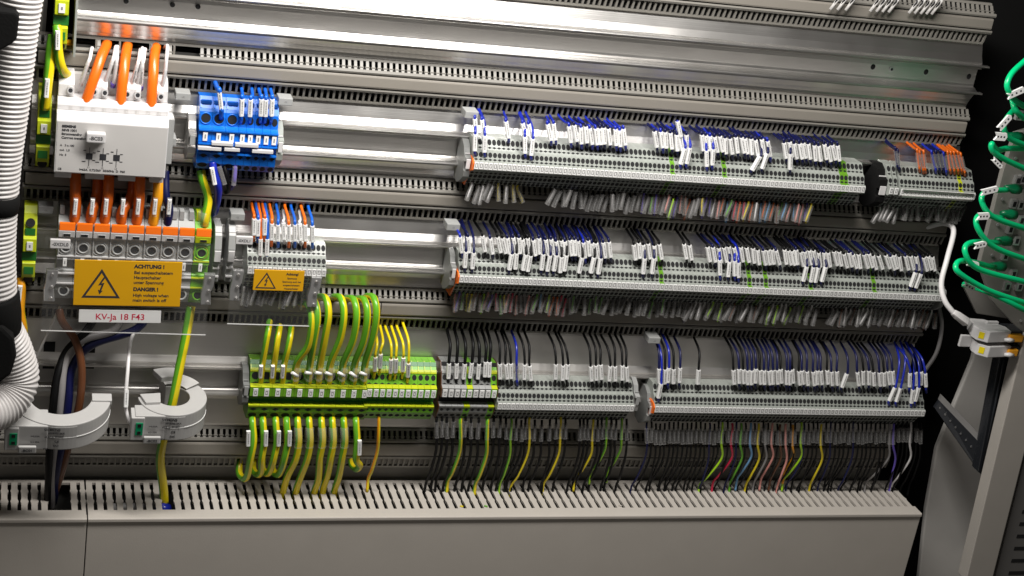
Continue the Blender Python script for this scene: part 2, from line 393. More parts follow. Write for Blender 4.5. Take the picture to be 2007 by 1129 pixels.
# ------------------------------------------------------------------ terminal blocks
PROF4 = [(10, 24), (33, 25), (42, 14.2), (45.2, 13), (50, 3.9), (54, 3.9), (54.4, -5.6), (52.6, -6.8), (44.5, -7.2), (44, -10), (37, -21), (31, -29), (12, -29), (10, -25)]
def terminal4(w, mats, labelled=True):
    """four-conductor push-in terminal: body + marker, origin on the rail below the marker"""
    t = thing('terminal_block', (0, 0, 0), 'x', 'terminal block')
    m = MB(); m.prism(PROF4, -w/2+0.07, w/2-0.07, 0)
    for p0, p1 in (((33, 25), (42, 14.2)), ((45.2, 13), (50, 3.9))):
        L = math.hypot(p1[0]-p0[0], p1[1]-p0[1])
        m.facehole(p0, p1, 0.38 if L > 12 else 0.36, 0, w*0.44, 3.7 if L > 12 else 3.0, 1)
        m.facehole(p0, p1, 0.84 if L > 12 else 0.86, 0, w*0.46, 1.35, 1, 4)
    m.prism([(44.7, -7.6), (52.4, -7.2), (44.8, -9.4)], -w/2+0.1, w/2-0.1, 1)  # black wedge paints the shade under the marker ledge
    for p0, p1 in (((44, -10), (37, -21)), ((37, -21), (31, -29))):
        m.facehole(p0, p1, 0.24, 0, w*0.5, 1.7, 1, 4); m.facehole(p0, p1, 0.70, 0, w*0.42, 2.9, 1, 8)  # entries oversized in black so the shaded lower half reads dark
    m.build('body', mats, t)
    k = MB(); k.box(-w*0.43, w*0.43, 54.0, 55.3, -4.2, 3.3)
    for a in (-w*0.2, w*0.2): k.box(a-0.35, a+0.35, 55.3, 55.4, -2.4, 2.2, 1)
    for z in (-2.4, 1.7): k.box(-w*0.2, w*0.2, 55.3, 55.4, z, z+0.6, 1)
    k.build('marker', ['white_label', 'grey_ink'], t)
    return t
PROF2 = [(10, 29), (26, 30), (34, 22), (36.5, 17.1), (42, 6.5), (47, 5.5), (47.6, -4.6), (39, -5), (37, -15), (45.5, -17), (44, -26), (37, -38), (12, -40), (10, -30)]
def terminal2(w, mats, hole_m=1, top=0):
    t = thing('terminal_block', (0, 0, 0), 'x', 'terminal block')
    m = MB(); m.prism(PROF2, -w/2+0.08, w/2-0.08, 0)
    m.facehole((34, 22), (42, 6.5), 0.42, 0, w*0.37, 4.2 if w > 9 else 3.4, hole_m, 14)
    m.prism([(26.5, 30.2), (30, 26.6), (28.5, 25), (25, 29)], -w/2+0.1, w/2-0.1, 3); m.prism([(33.2, 23.6), (35, 21.6), (36, 20), (34, 20)], -w/2+0.1, w/2-0.1, 2)
    m.facehole((34, 22), (42, 6.5), 0.88, 0, w*0.40, 1.7, hole_m, 4)
    m.prism([(25, 31), (34.6, 22.4), (35.4, 20.6), (34, 20.8)], -w/2+0.5, -w/2+1.3, 2); 
    m.prism([(37.2, -15.2), (39.3, -5.2), (39.8, -5.2), (37.8, -15.2)], -w/2+0.1, w/2-0.1, 3)  # dark skin on the recess wall stands in for its shade
    m.prism([(41.3, 8.2), (42.8, 8.0), (47.4, 6.2), (42, 6.2)], -w/2+0.1, w/2-0.1, 2)
    m.prism([(42, -16), (46.2, -17), (45.8, -19), (45, -19)], -w/2+0.1, w/2-0.1, 2)
    m.facehole((45.5, -17), (44, -26), 0.6, 0, w*0.34, 2.0, hole_m, 4)
    m.facehole((44, -26), (37, -38), 0.45, 0, w*0.38, 4.3 if w > 9 else 2.6, hole_m, 14)
    m.build('body', mats, t)
    k = MB(); ww = min(w*0.36, 2.6); k.box(-ww, ww, 47.2, 48.4, -4.4, 4.6)
    k.box(-ww*0.4, ww*0.4, 48.4, 48.5, 1.6, 2.4, 1); k.box(-ww*0.4, ww*0.4, 48.4, 48.5, -2.4, -1.6, 1)
    k.box(-ww*0.5, -ww*0.3, 48.4, 48.5, -2.2, 2.2, 1); k.box(ww*0.3, ww*0.5, 48.4, 48.5, -2.2, 2.2, 1)
    k.build('marker', ['white_label', 'grey_ink'], t)
    return t
G4 = terminal4(5.33, ['term_grey', 'hole']); Y4 = terminal4(5.33, ['pe_olive', 'hole']); Y5 = terminal4(5.33, ['pe_yellow', 'hole'])
used = set()
def place(proto, loc, label, group):
    if proto.name not in used:
        used.add(proto.name); proto.location = Vector(loc)*0.001; proto['label'] = label; proto['group'] = group; return proto
    return copy_tree(proto, loc, label, group)
def strip(xl, yl, xr, Dm, pitch, protos, label, group, green=()):
    A = P(xl, yl, Dm); z = A.z; x1 = Xp(xr, yl+(951-yl)*(xr-xl)/(11030-xl), Dm); n = round((x1-A.x)/pitch)
    for k in range(n):
        g = k in green
        pr = protos[1] if g else protos[0]
        place(pr, (A.x+pitch*(k+0.5), 0, z), (label[1] if g else label[0]), group+(' (green ones)' if g else ''))
    return A.x, z, n
s1 = strip(929, 323, 1692, 54, 5.36, (G4, Y4), ('narrow light grey terminal block in the long strip of the top terminal row', 'green terminal block among the grey ones of the top terminal row'), 'blocks of the top terminal strip', (43, 55, 83, 84))
s2 = strip(900, 545.5, 1846, 54, 5.36, (G4, Y4), ('narrow light grey terminal block in the long strip of the middle terminal row', 'green terminal block among the grey ones of the middle terminal row'), 'blocks of the middle terminal strip', (45, 66, 70, 81, 97))
s3 = strip(1283, 801, 1813, 54, 5.36, (G4, Y4), ('narrow light grey terminal block in the right-hand strip of the bottom terminal row', 'green'), 'blocks of the bottom right terminal strip')
s4 = strip(975, 795, 1242, 54, 5.33, (G4, Y4), ('narrow light grey terminal block in the short strip right of the dark grey blocks', 'green'), 'blocks of the bottom middle terminal strip')
s5 = strip(1765, 375, 1908, 54, 5.33, (G4, Y5), ('light grey terminal block in the short strip under the orange wires, right end', 'yellow-green terminal block at the right end of the short strip under the orange wires'), 'blocks of the short top right strip', (15,))
s5b = strip(1742, 373, 1765, 54, 6.5, (G4, Y4), ('light grey terminal block between the black end bracket and the short top right strip', 'g'), 'two blocks beside the black end bracket')
# metal strip bridging on the short right strip
q = P(1768, 384, 57); b = MB(); b.box(q.x, s5[0]+s5[2]*5.33-4, 55.5, 57.5, s5[1]-6.0, s5[1]-4.2); b.box(q.x, s5[0]+s5[2]*5.33-4, 55.5, 57, s5[1]+1.5, s5[1]+3.2)
tag(b.build('label_strip', ['dull_metal']), 'thin grey metal label strip across the short top right terminal strip', 'label strip')
# earth, dark grey blocks in the bottom row
PEB = terminal2(12.3, ['pe_olive', 'hole', 'pe_yellow', 'pe_darkgreen'])  # olive body carries the shading behind the cable loops in its colour
PES = terminal2(7.45, ['pe_green', 'hole', 'pe_yellow', 'pe_darkgreen'])
DK = terminal2(7.35, ['term_dark', 'hole', 'term_mid', 'hole'])
GY = terminal2(7.35, ['pe_green', 'hole', 'pe_yellow', 'hole'])
p1_ = strip(490, 769, 716, 48, 12.35, (PEB, PEB), ('wide green-yellow earth terminal block with a thick striped cable looping from it', ''), 'ten wide earth terminal blocks')
p2_ = strip(718, 770.5, 857, 48, 7.5, (PES, PES), ('narrow green-yellow earth terminal block right of the thick striped loops', ''), 'narrow earth terminal blocks')
p3_ = strip(866, 771, 972, 48, 7.4, (DK, GY), ('dark grey terminal block under the group of black wires', 'green-yellow terminal block between dark grey ones, bottom row'), 'dark grey terminal blocks of the bottom row', (4, 8))

def end_bracket(px, py, D, w, mats, label, hi=20, lo=-30, group='end brackets of the terminal strips'):
    q = P(px, py, D); t = thing('end_bracket', (q.x, 0, q.z), label, 'end bracket', group)
    m = MB(); m.prism([(10, hi-2), (24, hi), (34, hi-5), (38, hi-12), (46, hi-14), (47, 2), (43, 0), (43, -8), (47, -9), (46, -16), (36, lo+6), (24, lo), (10, lo+2)], q.x-w/2, q.x+w/2)
    m.v = [Vector((v.x, v.y, v.z+q.z)) for v in m.v]
    m.build('body', mats[0], t, bevel=0.4)
    k = MB(); k.box(q.x-w*0.32, q.x+w*0.32, 46.8, 48.6, q.z-6+hi*0.0, q.z+4.5); k.box(q.x-w*0.4, q.x+w*0.4, 40, 41, q.z+hi-12, q.z+hi-10.5); k.build('marker', mats[1], t, bevel=0.2)
    return t
end_bracket(916, 318, 44, 7, ['term_dark', 'white_plastic'], 'grey end bracket left of the top terminal strip')
end_bracket(888, 532, 44, 6, ['term_dark', 'white_plastic'], 'grey end bracket left of the middle terminal strip')
end_bracket(1272, 797, 40, 6, ['term_dark', 'white_plastic'], 'dark grey end bracket left of the bottom right terminal strip')
end_bracket(1724, 368, 40, 12, ['velcro', 'white_plastic'], 'black end bracket between the long and the short top terminal strips', 26, -30)
end_bracket(1845, 575, 40, 5, ['term_mid', 'term_mid'], 'grey end bracket at the right end of the middle terminal strip')
end_bracket(482, 762, 44, 7, ['term_dark', 'term_mid'], 'dark end bracket left of the wide earth terminals')
end_bracket(1246, 778, 40, 6, ['term_mid', 'term_mid'], 'grey end bracket at the right end of the short bottom strip', 18, -24)
def end_plate(x, z, label, th=1.6, prof=PROF4, col='orange'):
    if prof is PROF4: prof = [(11, 2), (40, 6), (50, 5.5), (54.5, 2), (54, -6), (45, -10), (37, -22), (31, -31), (11, -31)]
    m = MB(); m.prism([(d+0.6, zz) for d, zz in prof], x-th, x-0.1); m.v = [Vector((v.x, v.y, v.z+z)) for v in m.v]
    tag(m.build('end_plate', col), label, 'end plate', 'coloured end plates')
end_plate(s1[0], s1[1], 'orange end plate at the left end of the top terminal strip')
end_plate(s2[0], s2[1], 'orange end plate at the left end of the middle terminal strip')
end_plate(s3[0], s3[1], 'orange end plate at the left end of the bottom right terminal strip')
end_plate(p3_[0], p3_[1], 'thin brown end plate between the earth blocks and the dark grey blocks', 0.9, prof=PROF2, col='wire_brown')
end_plate(s4[0]+0.6, s4[1]+12, 'thin brown end plate at the right end of the dark grey blocks', 0.8, prof=PROF2, col='wire_brown')

# ------------------------------------------------------------------ wires with tags
def sleeve_mesh(L, w, th, mats, dashes=True, nm='wire_label'):
    m = MB(); c = 0.8
    f0 = -th/2-0.5; a = [(-w/2, f0+c), (-w/2+c, f0), (w/2-c, f0), (w/2, f0+c), (w/2, th/2), (-w/2, th/2)]
    vs = [Vector((x, y, -L/2)) for x, y in a]+[Vector((x, y, L/2)) for x, y in a]; n = 6
    m.add(vs, [tuple(range(n)), tuple(range(2*n-1, n-1, -1))]+[(i, (i+1)%n, n+(i+1)%n, n+i) for i in range(n)])
    if dashes:
        z = -L*0.33
        while z < L*0.33:
            l = rnd(0.5, 1.6); hw = rnd(0.45, 0.75)
            m.add([Vector((sx*hw, f0-yy, zz)) for yy in (0, 0.04) for sx, zz in ((-1, z), (1, z), (1, z+l), (-1, z+l))],
                  [(0, 1, 2, 3), (7, 6, 5, 4), (0, 4, 5, 1), (1, 5, 6, 2), (2, 6, 7, 3), (3, 7, 4, 0)], 1)
            z += l+0.5
    return m.mesh(nm, mats)
SL_W = [sleeve_mesh(18.5, 4.5, 3.6, ['white_label', 'grey_ink']) for _ in range(4)]
SL_S = [sleeve_mesh(16, 4.0, 3.4, ['white_label', 'grey_ink']) for _ in range(2)]
SL_C = [sleeve_mesh(17, 4.2, 3.4, ['clear_sleeve', 'grey_ink']) for _ in range(2)]
SL_CL = [sleeve_mesh(20, 4.8, 3.6, ['clear_sleeve', 'grey_ink'], k == 0) for k in range(2)]
def put_sleeve(parent, T, B, meshes, yaw=0.0, name='wire_label'):
    up_ = (T-B).normalized(); back = Vector((math.sin(yaw), math.cos(yaw), 0)); xa = back.cross(up_).normalized(); ya = up_.cross(xa)
    o = bpy.data.objects.new(name, random.choice(meshes)); COL.objects.link(o); o.parent = parent
    mm = Matrix((xa, ya, up_)).transposed().to_4x4(); mm.translation = ((T+B)/2-parent_origin(parent))*0.001
    o.matrix_local = mm; return o
def lead(T, B, start, end, col, r, label, group, sl=SL_W, out=26, n=5, name='wire'):
    """wire out of a comb slot (start), over and down through its tag (T to B) into a terminal (end)"""
    m1 = start.lerp(T, 0.42); m1 = Vector((start.x+(T.x-start.x)*0.45, m1.y-out*0.35, start.z+(T.z-start.z)*0.28))
    s0 = start+Vector((0, 9, 3))
    d = (T-B).normalized()
    pts = curve([s0, start, m1, T+d*3+Vector((0, 0.3, 0)), T-d*3+Vector((0, 0.4, 0)), B+d*3+Vector((0, 0.4, 0)), B-d*2, end], n)
    m = MB(); m.tube(pts, r, 7)
    o = m.build(name, col); tag(o, label, 'wire', group)
    if sl: put_sleeve(o, T, B, sl, rnd(-0.25, 0.25))
    return o
def comb_y(row, x):   # where the lower comb of the duct above a row ends
    return {1: 222, 2: 438, 3: 650}[row]+{1: 0.0765, 2: 0.0545, 3: 0.032}[row]*(x-1000)
def hi(row, xs, ytop, h, dxs, col, label, group, D=44, low=0, tilt=3, sl=SL_W, r=1.5, ye=9, x0=None, cols=None):
    for x in xs:
        yt = ytop(x)+low+rnd(-2.6, 2.2); yb = yt+h; tl = tilt+rnd(-2.5, 2.5)
        Dd = D+(7 if low else 0)
        T = P(x-tl/2, yt, Dd-1); B = P(x+tl/2, yb, Dd); E = P(x+tl/2+1, yb+ye, Dd-5)
        xs_ = x-dxs+rnd(-3, 3)
        c = random.choice(cols) if cols else col
        lead(T, B, P(xs_, comb_y(row, xs_)+rnd(-3, 2), 9), E, c, r, label, group, sl)
t1 = lambda x: 247+0.071*(x-1117)
BL = 'wire_blue'; NV = 'wire_navy'; BK = 'wire_black'
L1 = 'bright blue wire with white tag, left part of the top strip'
hi(1, [932, 946, 994, 1027, 1039, 1076.5, 1087], t1, 31, 8, BL, L1, 'blue wires, left part of the top strip', tilt=4)
hi(1, [931, 950, 1029, 1043], t1, 33, 10, BL, L1+', hanging low', 'blue wires with low tags, left part of the top strip', low=29, tilt=-2)
hi(1, [1117, 1128, 1139, 1149, 1158, 1169, 1177, 1184, 1194, 1207, 1215, 1224], t1, 32, 22, BL, 'blue wire with white tag in the second cluster of the top terminal strip', 'blue wires, second cluster of the top strip', cols=[BL, BL, NV])
hi(1, [1285, 1297, 1305, 1315.5, 1327, 1335, 1346], t1, 32, 18, NV, 'dark blue wire with white tag in the third cluster of the top terminal strip', 'blue wires, third cluster of the top strip', cols=[NV, BL])
hi(1, [1331], lambda x: 242, 21, 22, BL, 'blue wire whose white tag sits higher than all others of the top strip', 'single high tag, top strip')
hi(1, [1338.5, 1349], t1, 32, 16, BL, 'dark blue wire with low slanting tag, third cluster of the top strip', 'low tags, third cluster of the top strip', low=28, tilt=-8)
hi(1, [1377, 1386, 1393, 1403.6, 1413.7, 1422, 1433, 1444, 1456, 1463, 1473, 1483, 1495.5, 1507], t1, 32, 24, NV, 'dark blue wire with white tag in the fourth cluster of the top terminal strip', 'blue wires, fourth cluster of the top strip', cols=[NV, NV, BL], tilt=4)
hi(1, [1385, 1397], t1, 32, 18, BL, 'blue wire with low white tag, left side of the fourth cluster of the top strip', 'low tags, left side of the fourth cluster', low=27, tilt=0)
hi(1, [1482], lambda x: 306, 28, 4, NV, 'dark wire with a strongly slanted low white tag in the top strip', 'single slanted low tag', D=51, tilt=-17)
hi(1, [1499], lambda x: 301, 30, 12, NV, 'dark wire with a slightly slanted low white tag in the top strip', 'slightly slanted low tag', D=51, tilt=-8)
hi(1, [1539, 1550, 1559, 1569.5, 1577, 1586, 1597.5, 1606.5, 1618, 1625.5, 1634.5, 1643.5], t1, 34, 24, NV, 'dark blue wire with white tag in the rightmost cluster of the long top strip', 'blue wires, fifth cluster of the top strip', tilt=5)
hi(1, [1549], t1, 32, 14, NV, 'dark blue wire with low white tag left in the last cluster, top strip', 'low tag, fifth cluster', low=25, tilt=-3)
# short strip on the right: clear tags
def cl_(x): return 296+0.06*(x-1757)
hi(1, [1757, 1761], cl_, 30, 22, NV, 'dark blue wire with clear tag at the left of the short top right strip', 'dark blue pair, short top right strip', sl=SL_C, tilt=4)
hi(1, [1800, 1806, 1812], cl_, 30, 22, 'wire_orange', 'orange-brown wire with clear tag, left orange cluster of the short top right strip', 'orange wires, left cluster', sl=SL_C, tilt=5)
hi(1, [1830, 1838, 1846, 1852], cl_, 30, 22, BL, 'dark blue wire with clear tag between the orange wires of the short top right strip', 'dark blue wires between the orange ones', sl=SL_C, tilt=5, cols=[BL, NV])
hi(1, [1860, 1867, 1874, 1881, 1887], cl_, 30, 24, 'wire_orange', 'orange-brown wire with clear tag at the far right end of the short top right strip', 'orange wires, right cluster', sl=SL_C, tilt=5)
# middle row
t2 = lambda x: 463+0.045*(x-918)
xa = [903.6, 918.5, 948, 963, 978, 988, 996.5, 1008.7, 1018, 1026.4, 1035.6, 1047, 1057, 1072, 1082.5, 1093, 1103, 1109, 1118.6, 1126.6, 1134.8, 1145, 1154, 1163, 1171, 1184, 1195]
hi(2, xa, t2, 31, 16, NV, 'dark wire with white tag in the dense left half of the middle terminal strip', 'wires of the left half of the middle strip', cols=[NV, BK, BK, NV, BL], tilt=4)
hi(2, [912, 927, 1000.8, 1011, 1028, 1037, 1063, 1075.5, 1088, 1099, 1108, 1138, 1161.5, 1175], t2, 33, 10, NV, 'dark wire with low white tag in the dense left half of the middle strip', 'low tags of the left half of the middle strip', low=30, tilt=-5, cols=[NV, BK])
hi(2, [1243.7, 1253, 1261.6, 1272.3, 1283.5, 1294.7], t2, 31, 18, BK, 'black wire with white tag in the small middle cluster of the middle terminal strip', 'small middle cluster of the middle strip', tilt=4)
hi(2, [1262, 1280], t2, 31, 12, NV, 'wire with low white tag in the small middle cluster of the middle terminal strip', 'low tags of the small middle cluster', low=27, tilt=-4)
hi(2, [1343, 1353.5], t2, 26, 18, BK, 'one of two black wires standing alone in the middle of the middle terminal strip', 'lone pair of black wires, middle strip', tilt=4)
xb = [1389, 1399.6, 1411, 1421.6, 1430.7, 1442, 1454, 1465.6, 1477, 1486.4, 1498.5, 1507, 1515, 1524.5, 1539.5, 1547.8, 1555, 1561.5, 1572, 1580, 1588.7, 1597, 1606.3, 1617]
hi(2, xb, t2, 28, 24, BK, 'black or navy wire with white tag in the right-centre cluster of the middle terminal strip', 'right-centre cluster of the middle strip', cols=[BK, BK, NV], tilt=5)
hi(2, [1411, 1428.6, 1440, 1447.5], t2, 31, 14, BL, 'wire with low white tag at the left of the right-centre cluster, middle strip', 'low tags, right-centre cluster', low=25, tilt=-2, cols=[BL, NV])
hi(2, [1577.8, 1591.8, 1601, 1614.6], t2, 30, 18, NV, 'wire with very low slanting white tag at the right of the right-centre cluster, middle strip', 'very low tags, right-centre cluster', low=30, tilt=-6)
xc_ = [1625, 1638, 1647, 1657.4, 1667, 1675.5, 1684.6, 1697.5, 1706.6, 1714.4, 1726, 1740, 1749.3, 1755.8, 1764.4, 1777.8, 1788, 1798, 1814, 1822.4, 1829.6]
hi(2, xc_, t2, 27, 28, BK, 'dark wire with white tag in the far right cluster of the middle terminal strip', 'far right cluster of the middle strip', cols=[BK, NV, BK], tilt=6)
hi(2, [1790, 1799.8], t2, 30, 10, NV, 'dark wire with low slanted white tag near the right end of the middle strip', 'two slanted low tags near the right end', low=33, tilt=-10)
# bottom row
t3 = lambda x: 711.5+0.017*(x-980)
hi(3, [879.4, 894.7, 909.7, 923, 937.8, 951, 959], lambda x: 709, 34, 4, BK, 'black wire with white tag entering the dark grey terminal blocks', 'black wires over the dark grey blocks', tilt=-2, r=1.9, D=40, sl=SL_W)
hi(3, [979.9, 992.6, 1001.6, 1028, 1039.5], t3, 33, 12, BK, 'black wire with white tag at the left end of the short bottom strip', 'left black wires of the short bottom strip', tilt=1)
hi(3, [1013], t3, 33, 10, 'wire_blue', 'blue wire with clear tag among the black ones of the short bottom strip', 'single blue wire', tilt=0, sl=SL_C)
hi(3, [1089, 1103, 1112], t3, 32, 16, BK, 'one of three black wires with white tags in the middle of the short bottom strip', 'three black wires in the middle of the short bottom strip', tilt=-2)
hi(3, [1158.5, 1168.6, 1178, 1195, 1205.6, 1219.7, 1228.6], t3, 33, 14, BK, 'black wire with white tag at the right end of the short bottom strip', 'right black wires of the short bottom strip', tilt=0)
t4 = lambda x: 720.5+0.012*(x-1290)
hi(3, [1292, 1303, 1310, 1320, 1332.4], t4, 32, 12, NV, 'dark blue wire with white tag at the left end of the bottom right strip', 'left wires of the bottom right strip', cols=[NV, BK, BL], tilt=-1)
hi(3, [1368.5], t4, 32, 8, BK, 'single black wire with white tag standing alone on the bottom right strip', 'lone wire of the bottom right strip', tilt=0)
hi(3, [1438.4, 1448.7, 1457.3, 1465.4, 1473, 1481, 1490, 1498, 1508, 1515, 1524, 1531, 1542, 1548, 1554, 1567, 1573.6, 1582.7, 1595, 1602, 1610, 1622, 1630.4, 1641], t4, 32, 16, NV, 'navy wire with upright white tag in the long row, bottom right strip', 'long row of tagged wires, bottom right strip', cols=[NV, NV, BK], tilt=1)
hi(3, [1655], lambda x: 733, 28, 10, NV, 'navy wire with slanted white tag right of the long row, bottom right strip', 'single slanted tag', tilt=-9)
hi(3, [1682, 1692, 1703, 1712.5, 1724.7, 1732.8, 1742, 1750.4], t4, 32, 22, NV, 'navy wire with upright white tag in the shorter right row of the bottom right strip', 'shorter row of tagged wires, bottom right strip', cols=[NV, BK], tilt=2)
hi(3, [1749, 1761], t4, 29, -2, BL, 'blue wire with low slanted tag near the right end of the bottom right strip', 'slanted low tags, bottom right strip', low=32, tilt=-11)
hi(3, [1783, 1794.5, 1805, 1814], t4, 32, 26, BL, 'blue wire with white tag at the far right end of the bottom right strip', 'blue wires at the far right end, bottom row', tilt=-1, cols=[BL, NV])
hi(3, [1788, 1797], t4, 29, 14, BL, 'blue wire with low white tag at the far right end of the bottom right strip', 'low blue wires at the far right end', low=34, tilt=-6)
hi(3, [1293], t4, 26, 10, BL, 'blue wire with low white tag at the left end of the bottom right strip', 'low tag at the left end, bottom right strip', low=32, tilt=-5)

# ------------------------------------------------------------------ short wires under the strips (into the duct below)
MIX = ['wire_grey', 'wire_white', 'wire_red', 'wire_brown', 'wire_yellow', 'wire_green', 'wire_pink', 'wire_orange', 'wire_violet', 'wire_lightblue', 'wire_grey', 'wire_lime']
TAILS = {}
def put_stuff(key, mesh_b, col, T, B, sl):
    """the smallest wires (beyond 300 of a kind): gathered into one object per place"""
    g = TAILS.setdefault(key, ([], [], [], [], []))
    if col not in g[3]: g[3].append(col)
    b0 = len(g[0]); g[0].extend(mesh_b.v); g[1].extend([[i+b0 for i in f] for f in mesh_b.f]); g[2].extend([g[3].index(col)]*len(mesh_b.f))
    if sl: g[4].append((T, B, sl))
def flush_stuff(key, name, label, cat):
    g = TAILS[key]; m = MB(); m.v, m.f, m.m = g[0], g[1], g[2]; m.smooth = [True]*len(m.f)
    o = m.build(name, g[3]); tag(o, label, cat, None, 'stuff')
    m = MB()
    for T, B, sl in g[4]:
        up_ = (T-B).normalized(); xa = Vector((0, 1, 0)).cross(up_).normalized(); ya = up_.cross(xa); R_ = Matrix((xa, ya, up_)).transposed(); me = sl[0]
        m.add([R_ @ (v.co*1000)+(T+B)/2 for v in me.vertices], [tuple(p.vertices) for p in me.polygons])
        for k_, p in enumerate(me.polygons): m.m[-len(me.polygons)+k_] = p.material_index
    c = m.build('wire_label', [x.name for x in g[4][0][2][0].materials], o); c['kind'] = 'stuff'
def under(x, yt, L, col, tilt, label, group, sl=SL_CL, D=38, back=True, r=1.2):
    yt += rnd(-3, 4); tilt += rnd(-4, 5); L *= rnd(0.8, 1.1); D += rnd(-6, 3); T = P(x, yt, D); B = P(x-tilt, yt+L*0.85, D+1); A = P(x+1, yt-7, D-2)
    E = P(x-tilt-2, yt+L*1.0, 14) if back else P(x-tilt-2, yt+L*1.2, D)
    m = MB(); m.tube(curve([A, T, B, P(x-tilt-1, yt+L*1.06, D-8), E], 4), r, 6)
    put_stuff('tails', m, col, T, B, SL_CL)
x = 1100
yl1 = lambda x: 374+0.058*(x-1000)
for x in (918, 932, 940, 950, 958, 970, 986, 999): under(x+6, yl1(x)-4, 28, random.choice(['wire_white', 'wire_yellow', 'wire_grey']), 8 if x < 965 else 0, 'short wire with pale tag under the left end of the top terminal strip', 'short wires under the left end of the top strip')
under(1014, yl1(1014)-4, 30, 'wire_yellow', -12, 'yellow wire with clear tag slanting right under the top terminal strip', 'single yellow one')
x = 1085
while x < 1250:
    under(x, yl1(x), 26, random.choice([BK, 'wire_grey', BK]), rnd(2, 5), 'short dark wire with clear tag under the middle of the top terminal strip', 'short dark wires under the top strip'); x += 10.5
while x < 1592:
    under(x, yl1(x), 29, random.choice(MIX), rnd(2, 7), 'short coloured wire with clear tag under the right half of the top terminal strip', 'short coloured wires under the top strip'); x += 8.2
for x in (1718, 1727, 1735, 1743, 1752): under(x+6, 409, 25, 'wire_white', 8, 'short white wire with pale tag under the black end bracket', 'short white wires under the black bracket', sl=SL_S)
x = 1768
while x < 1895: under(x, 408+0.05*(x-1768), 20, random.choice(['wire_grey', BK]), 3, 'short dark wire under the short top right strip', 'short dark wires under the short top right strip'); x += 10
yl2 = lambda x: 584+0.040*(x-1000)
x = 892
while x < 1118:
    under(x, yl2(x), 27, random.choice(MIX), rnd(1, 5), 'short coloured wire with clear tag under the left half of the middle terminal strip', 'short coloured wires under the middle strip'); x += 8.0
while x < 1345: under(x, yl2(x), 22, random.choice(['wire_grey', BK, BK, 'wire_green']), rnd(2, 5), 'short dark wire with clear tag under the centre of the middle terminal strip', 'short dark wires under the middle strip'); x += 11
while x < 1836:
    if not 1603 < x < 1632: under(x, yl2(x), 27, random.choice(['wire_white', 'wire_grey', 'wire_white', 'wire_lime', 'wire_grey', 'wire_brown']), rnd(4, 9), 'short pale wire with clear tag under the right half of the middle terminal strip', 'short pale wires under the right half of the middle strip')
    x += 8.4

def drop(x, yt, xe, ye, col, label, group, r=1.5, sl=SL_CL, D=40, stripe=None, sag=0.0):
    """wire from the underside of a terminal down into the big duct"""
    yt += rnd(-2.5, 2.5); T = P(x+rnd(-1, 1), yt+2, D); B = P(x-1+rnd(-1.5, 1.5), yt+34, D+1); A = P(x, yt-8, D-3)
    E = P(xe, ye, 24); M1 = P(x+(xe-x)*0.12+sag, yt+34+(ye-yt-34)*0.35, D-3); M2 = P(x+(xe-x)*0.62, yt+34+(ye-yt-34)*0.78, D-9)
    E2 = E+Vector((0, -2, -16))
    m = MB(); m.tube(curve([A, T, B, M1, M2, E, E2], 5), r, 8, 0, stripe=(1, 0.38) if stripe else None, twist=1.0, phase=1.3)
    if col in (BK, NV) or 'thin black' in label: return put_stuff('drops', m, col, T, B, SL_CL)
    o = m.build('wire', [col, stripe] if stripe else col); tag(o, label, 'wire', group)
    if sl: put_sleeve(o, T, B, sl, rnd(-0.2, 0.2))
    return o
# under the dark blocks and the short strip
for x in (856, 866, 876, 888, 912, 924, 938, 968, 980): drop(x, 824, x-18+rnd(-4, 3), 946+rnd(-4, 8), BK, 'black wire with clear tag running from the dark grey blocks down into the big duct', 'black drop wires under the dark grey blocks', r=1.7)
for x, xe, ye in ((903, 878, 942), (956, 932, 948)): drop(x, 826, xe, ye, 'wire_yellow', 'thick green-yellow wire falling from the dark grey blocks, '+('left one' if x < 930 else 'right one'), 'two thick green-yellow drop wires', r=2.3, stripe='wire_green')
for x, xe, ye, s_ in ((1002, 980, 948, 'wire_green'), (1038, 1002, 952, 0), (1099, 1066, 948, 0), (1163, 1127, 939, 0), (1189, 1158, 925, 'wire_green'), (1219, 1192, 922, 'wire_green')):
    drop(x, 828, xe, ye, 'wire_yellow' if not s_ else 'wire_lime', 'thin %s wire among the black drop wires of the short bottom strip' % ('yellow' if not s_ else 'yellow-green'), 'thin %s drop wires' % ('yellow' if not s_ else 'yellow-green'), r=1.5, stripe=s_ or None)
for x in (992, 1012, 1022, 1030, 1048, 1062, 1078, 1090, 1108, 1136, 1144, 1152, 1172, 1180, 1198, 1207, 1228): drop(x, 829, x-22+rnd(-6, 4), 945+rnd(-4, 10), BK, 'thin black wire with clear tag falling from the short bottom strip into the big duct', 'thin black drop wires, short bottom strip')
x = 1268
while x < 1805:
    if not any(abs(x-c) < 4 for c in (1416, 1435, 1453, 1472, 1487, 1501, 1514, 1529, 1540, 1554, 1571, 1610, 1743, 1752, 1785)):
        drop(x, 836, x-24+rnd(-10, 6), 948+rnd(-6, 12), random.choice([BK, BK, BK, NV]), 'thin black wire with clear tag falling from the bottom right strip into the big duct', 'thin black drop wires, bottom right strip', r=1.25)
    x += 8.8
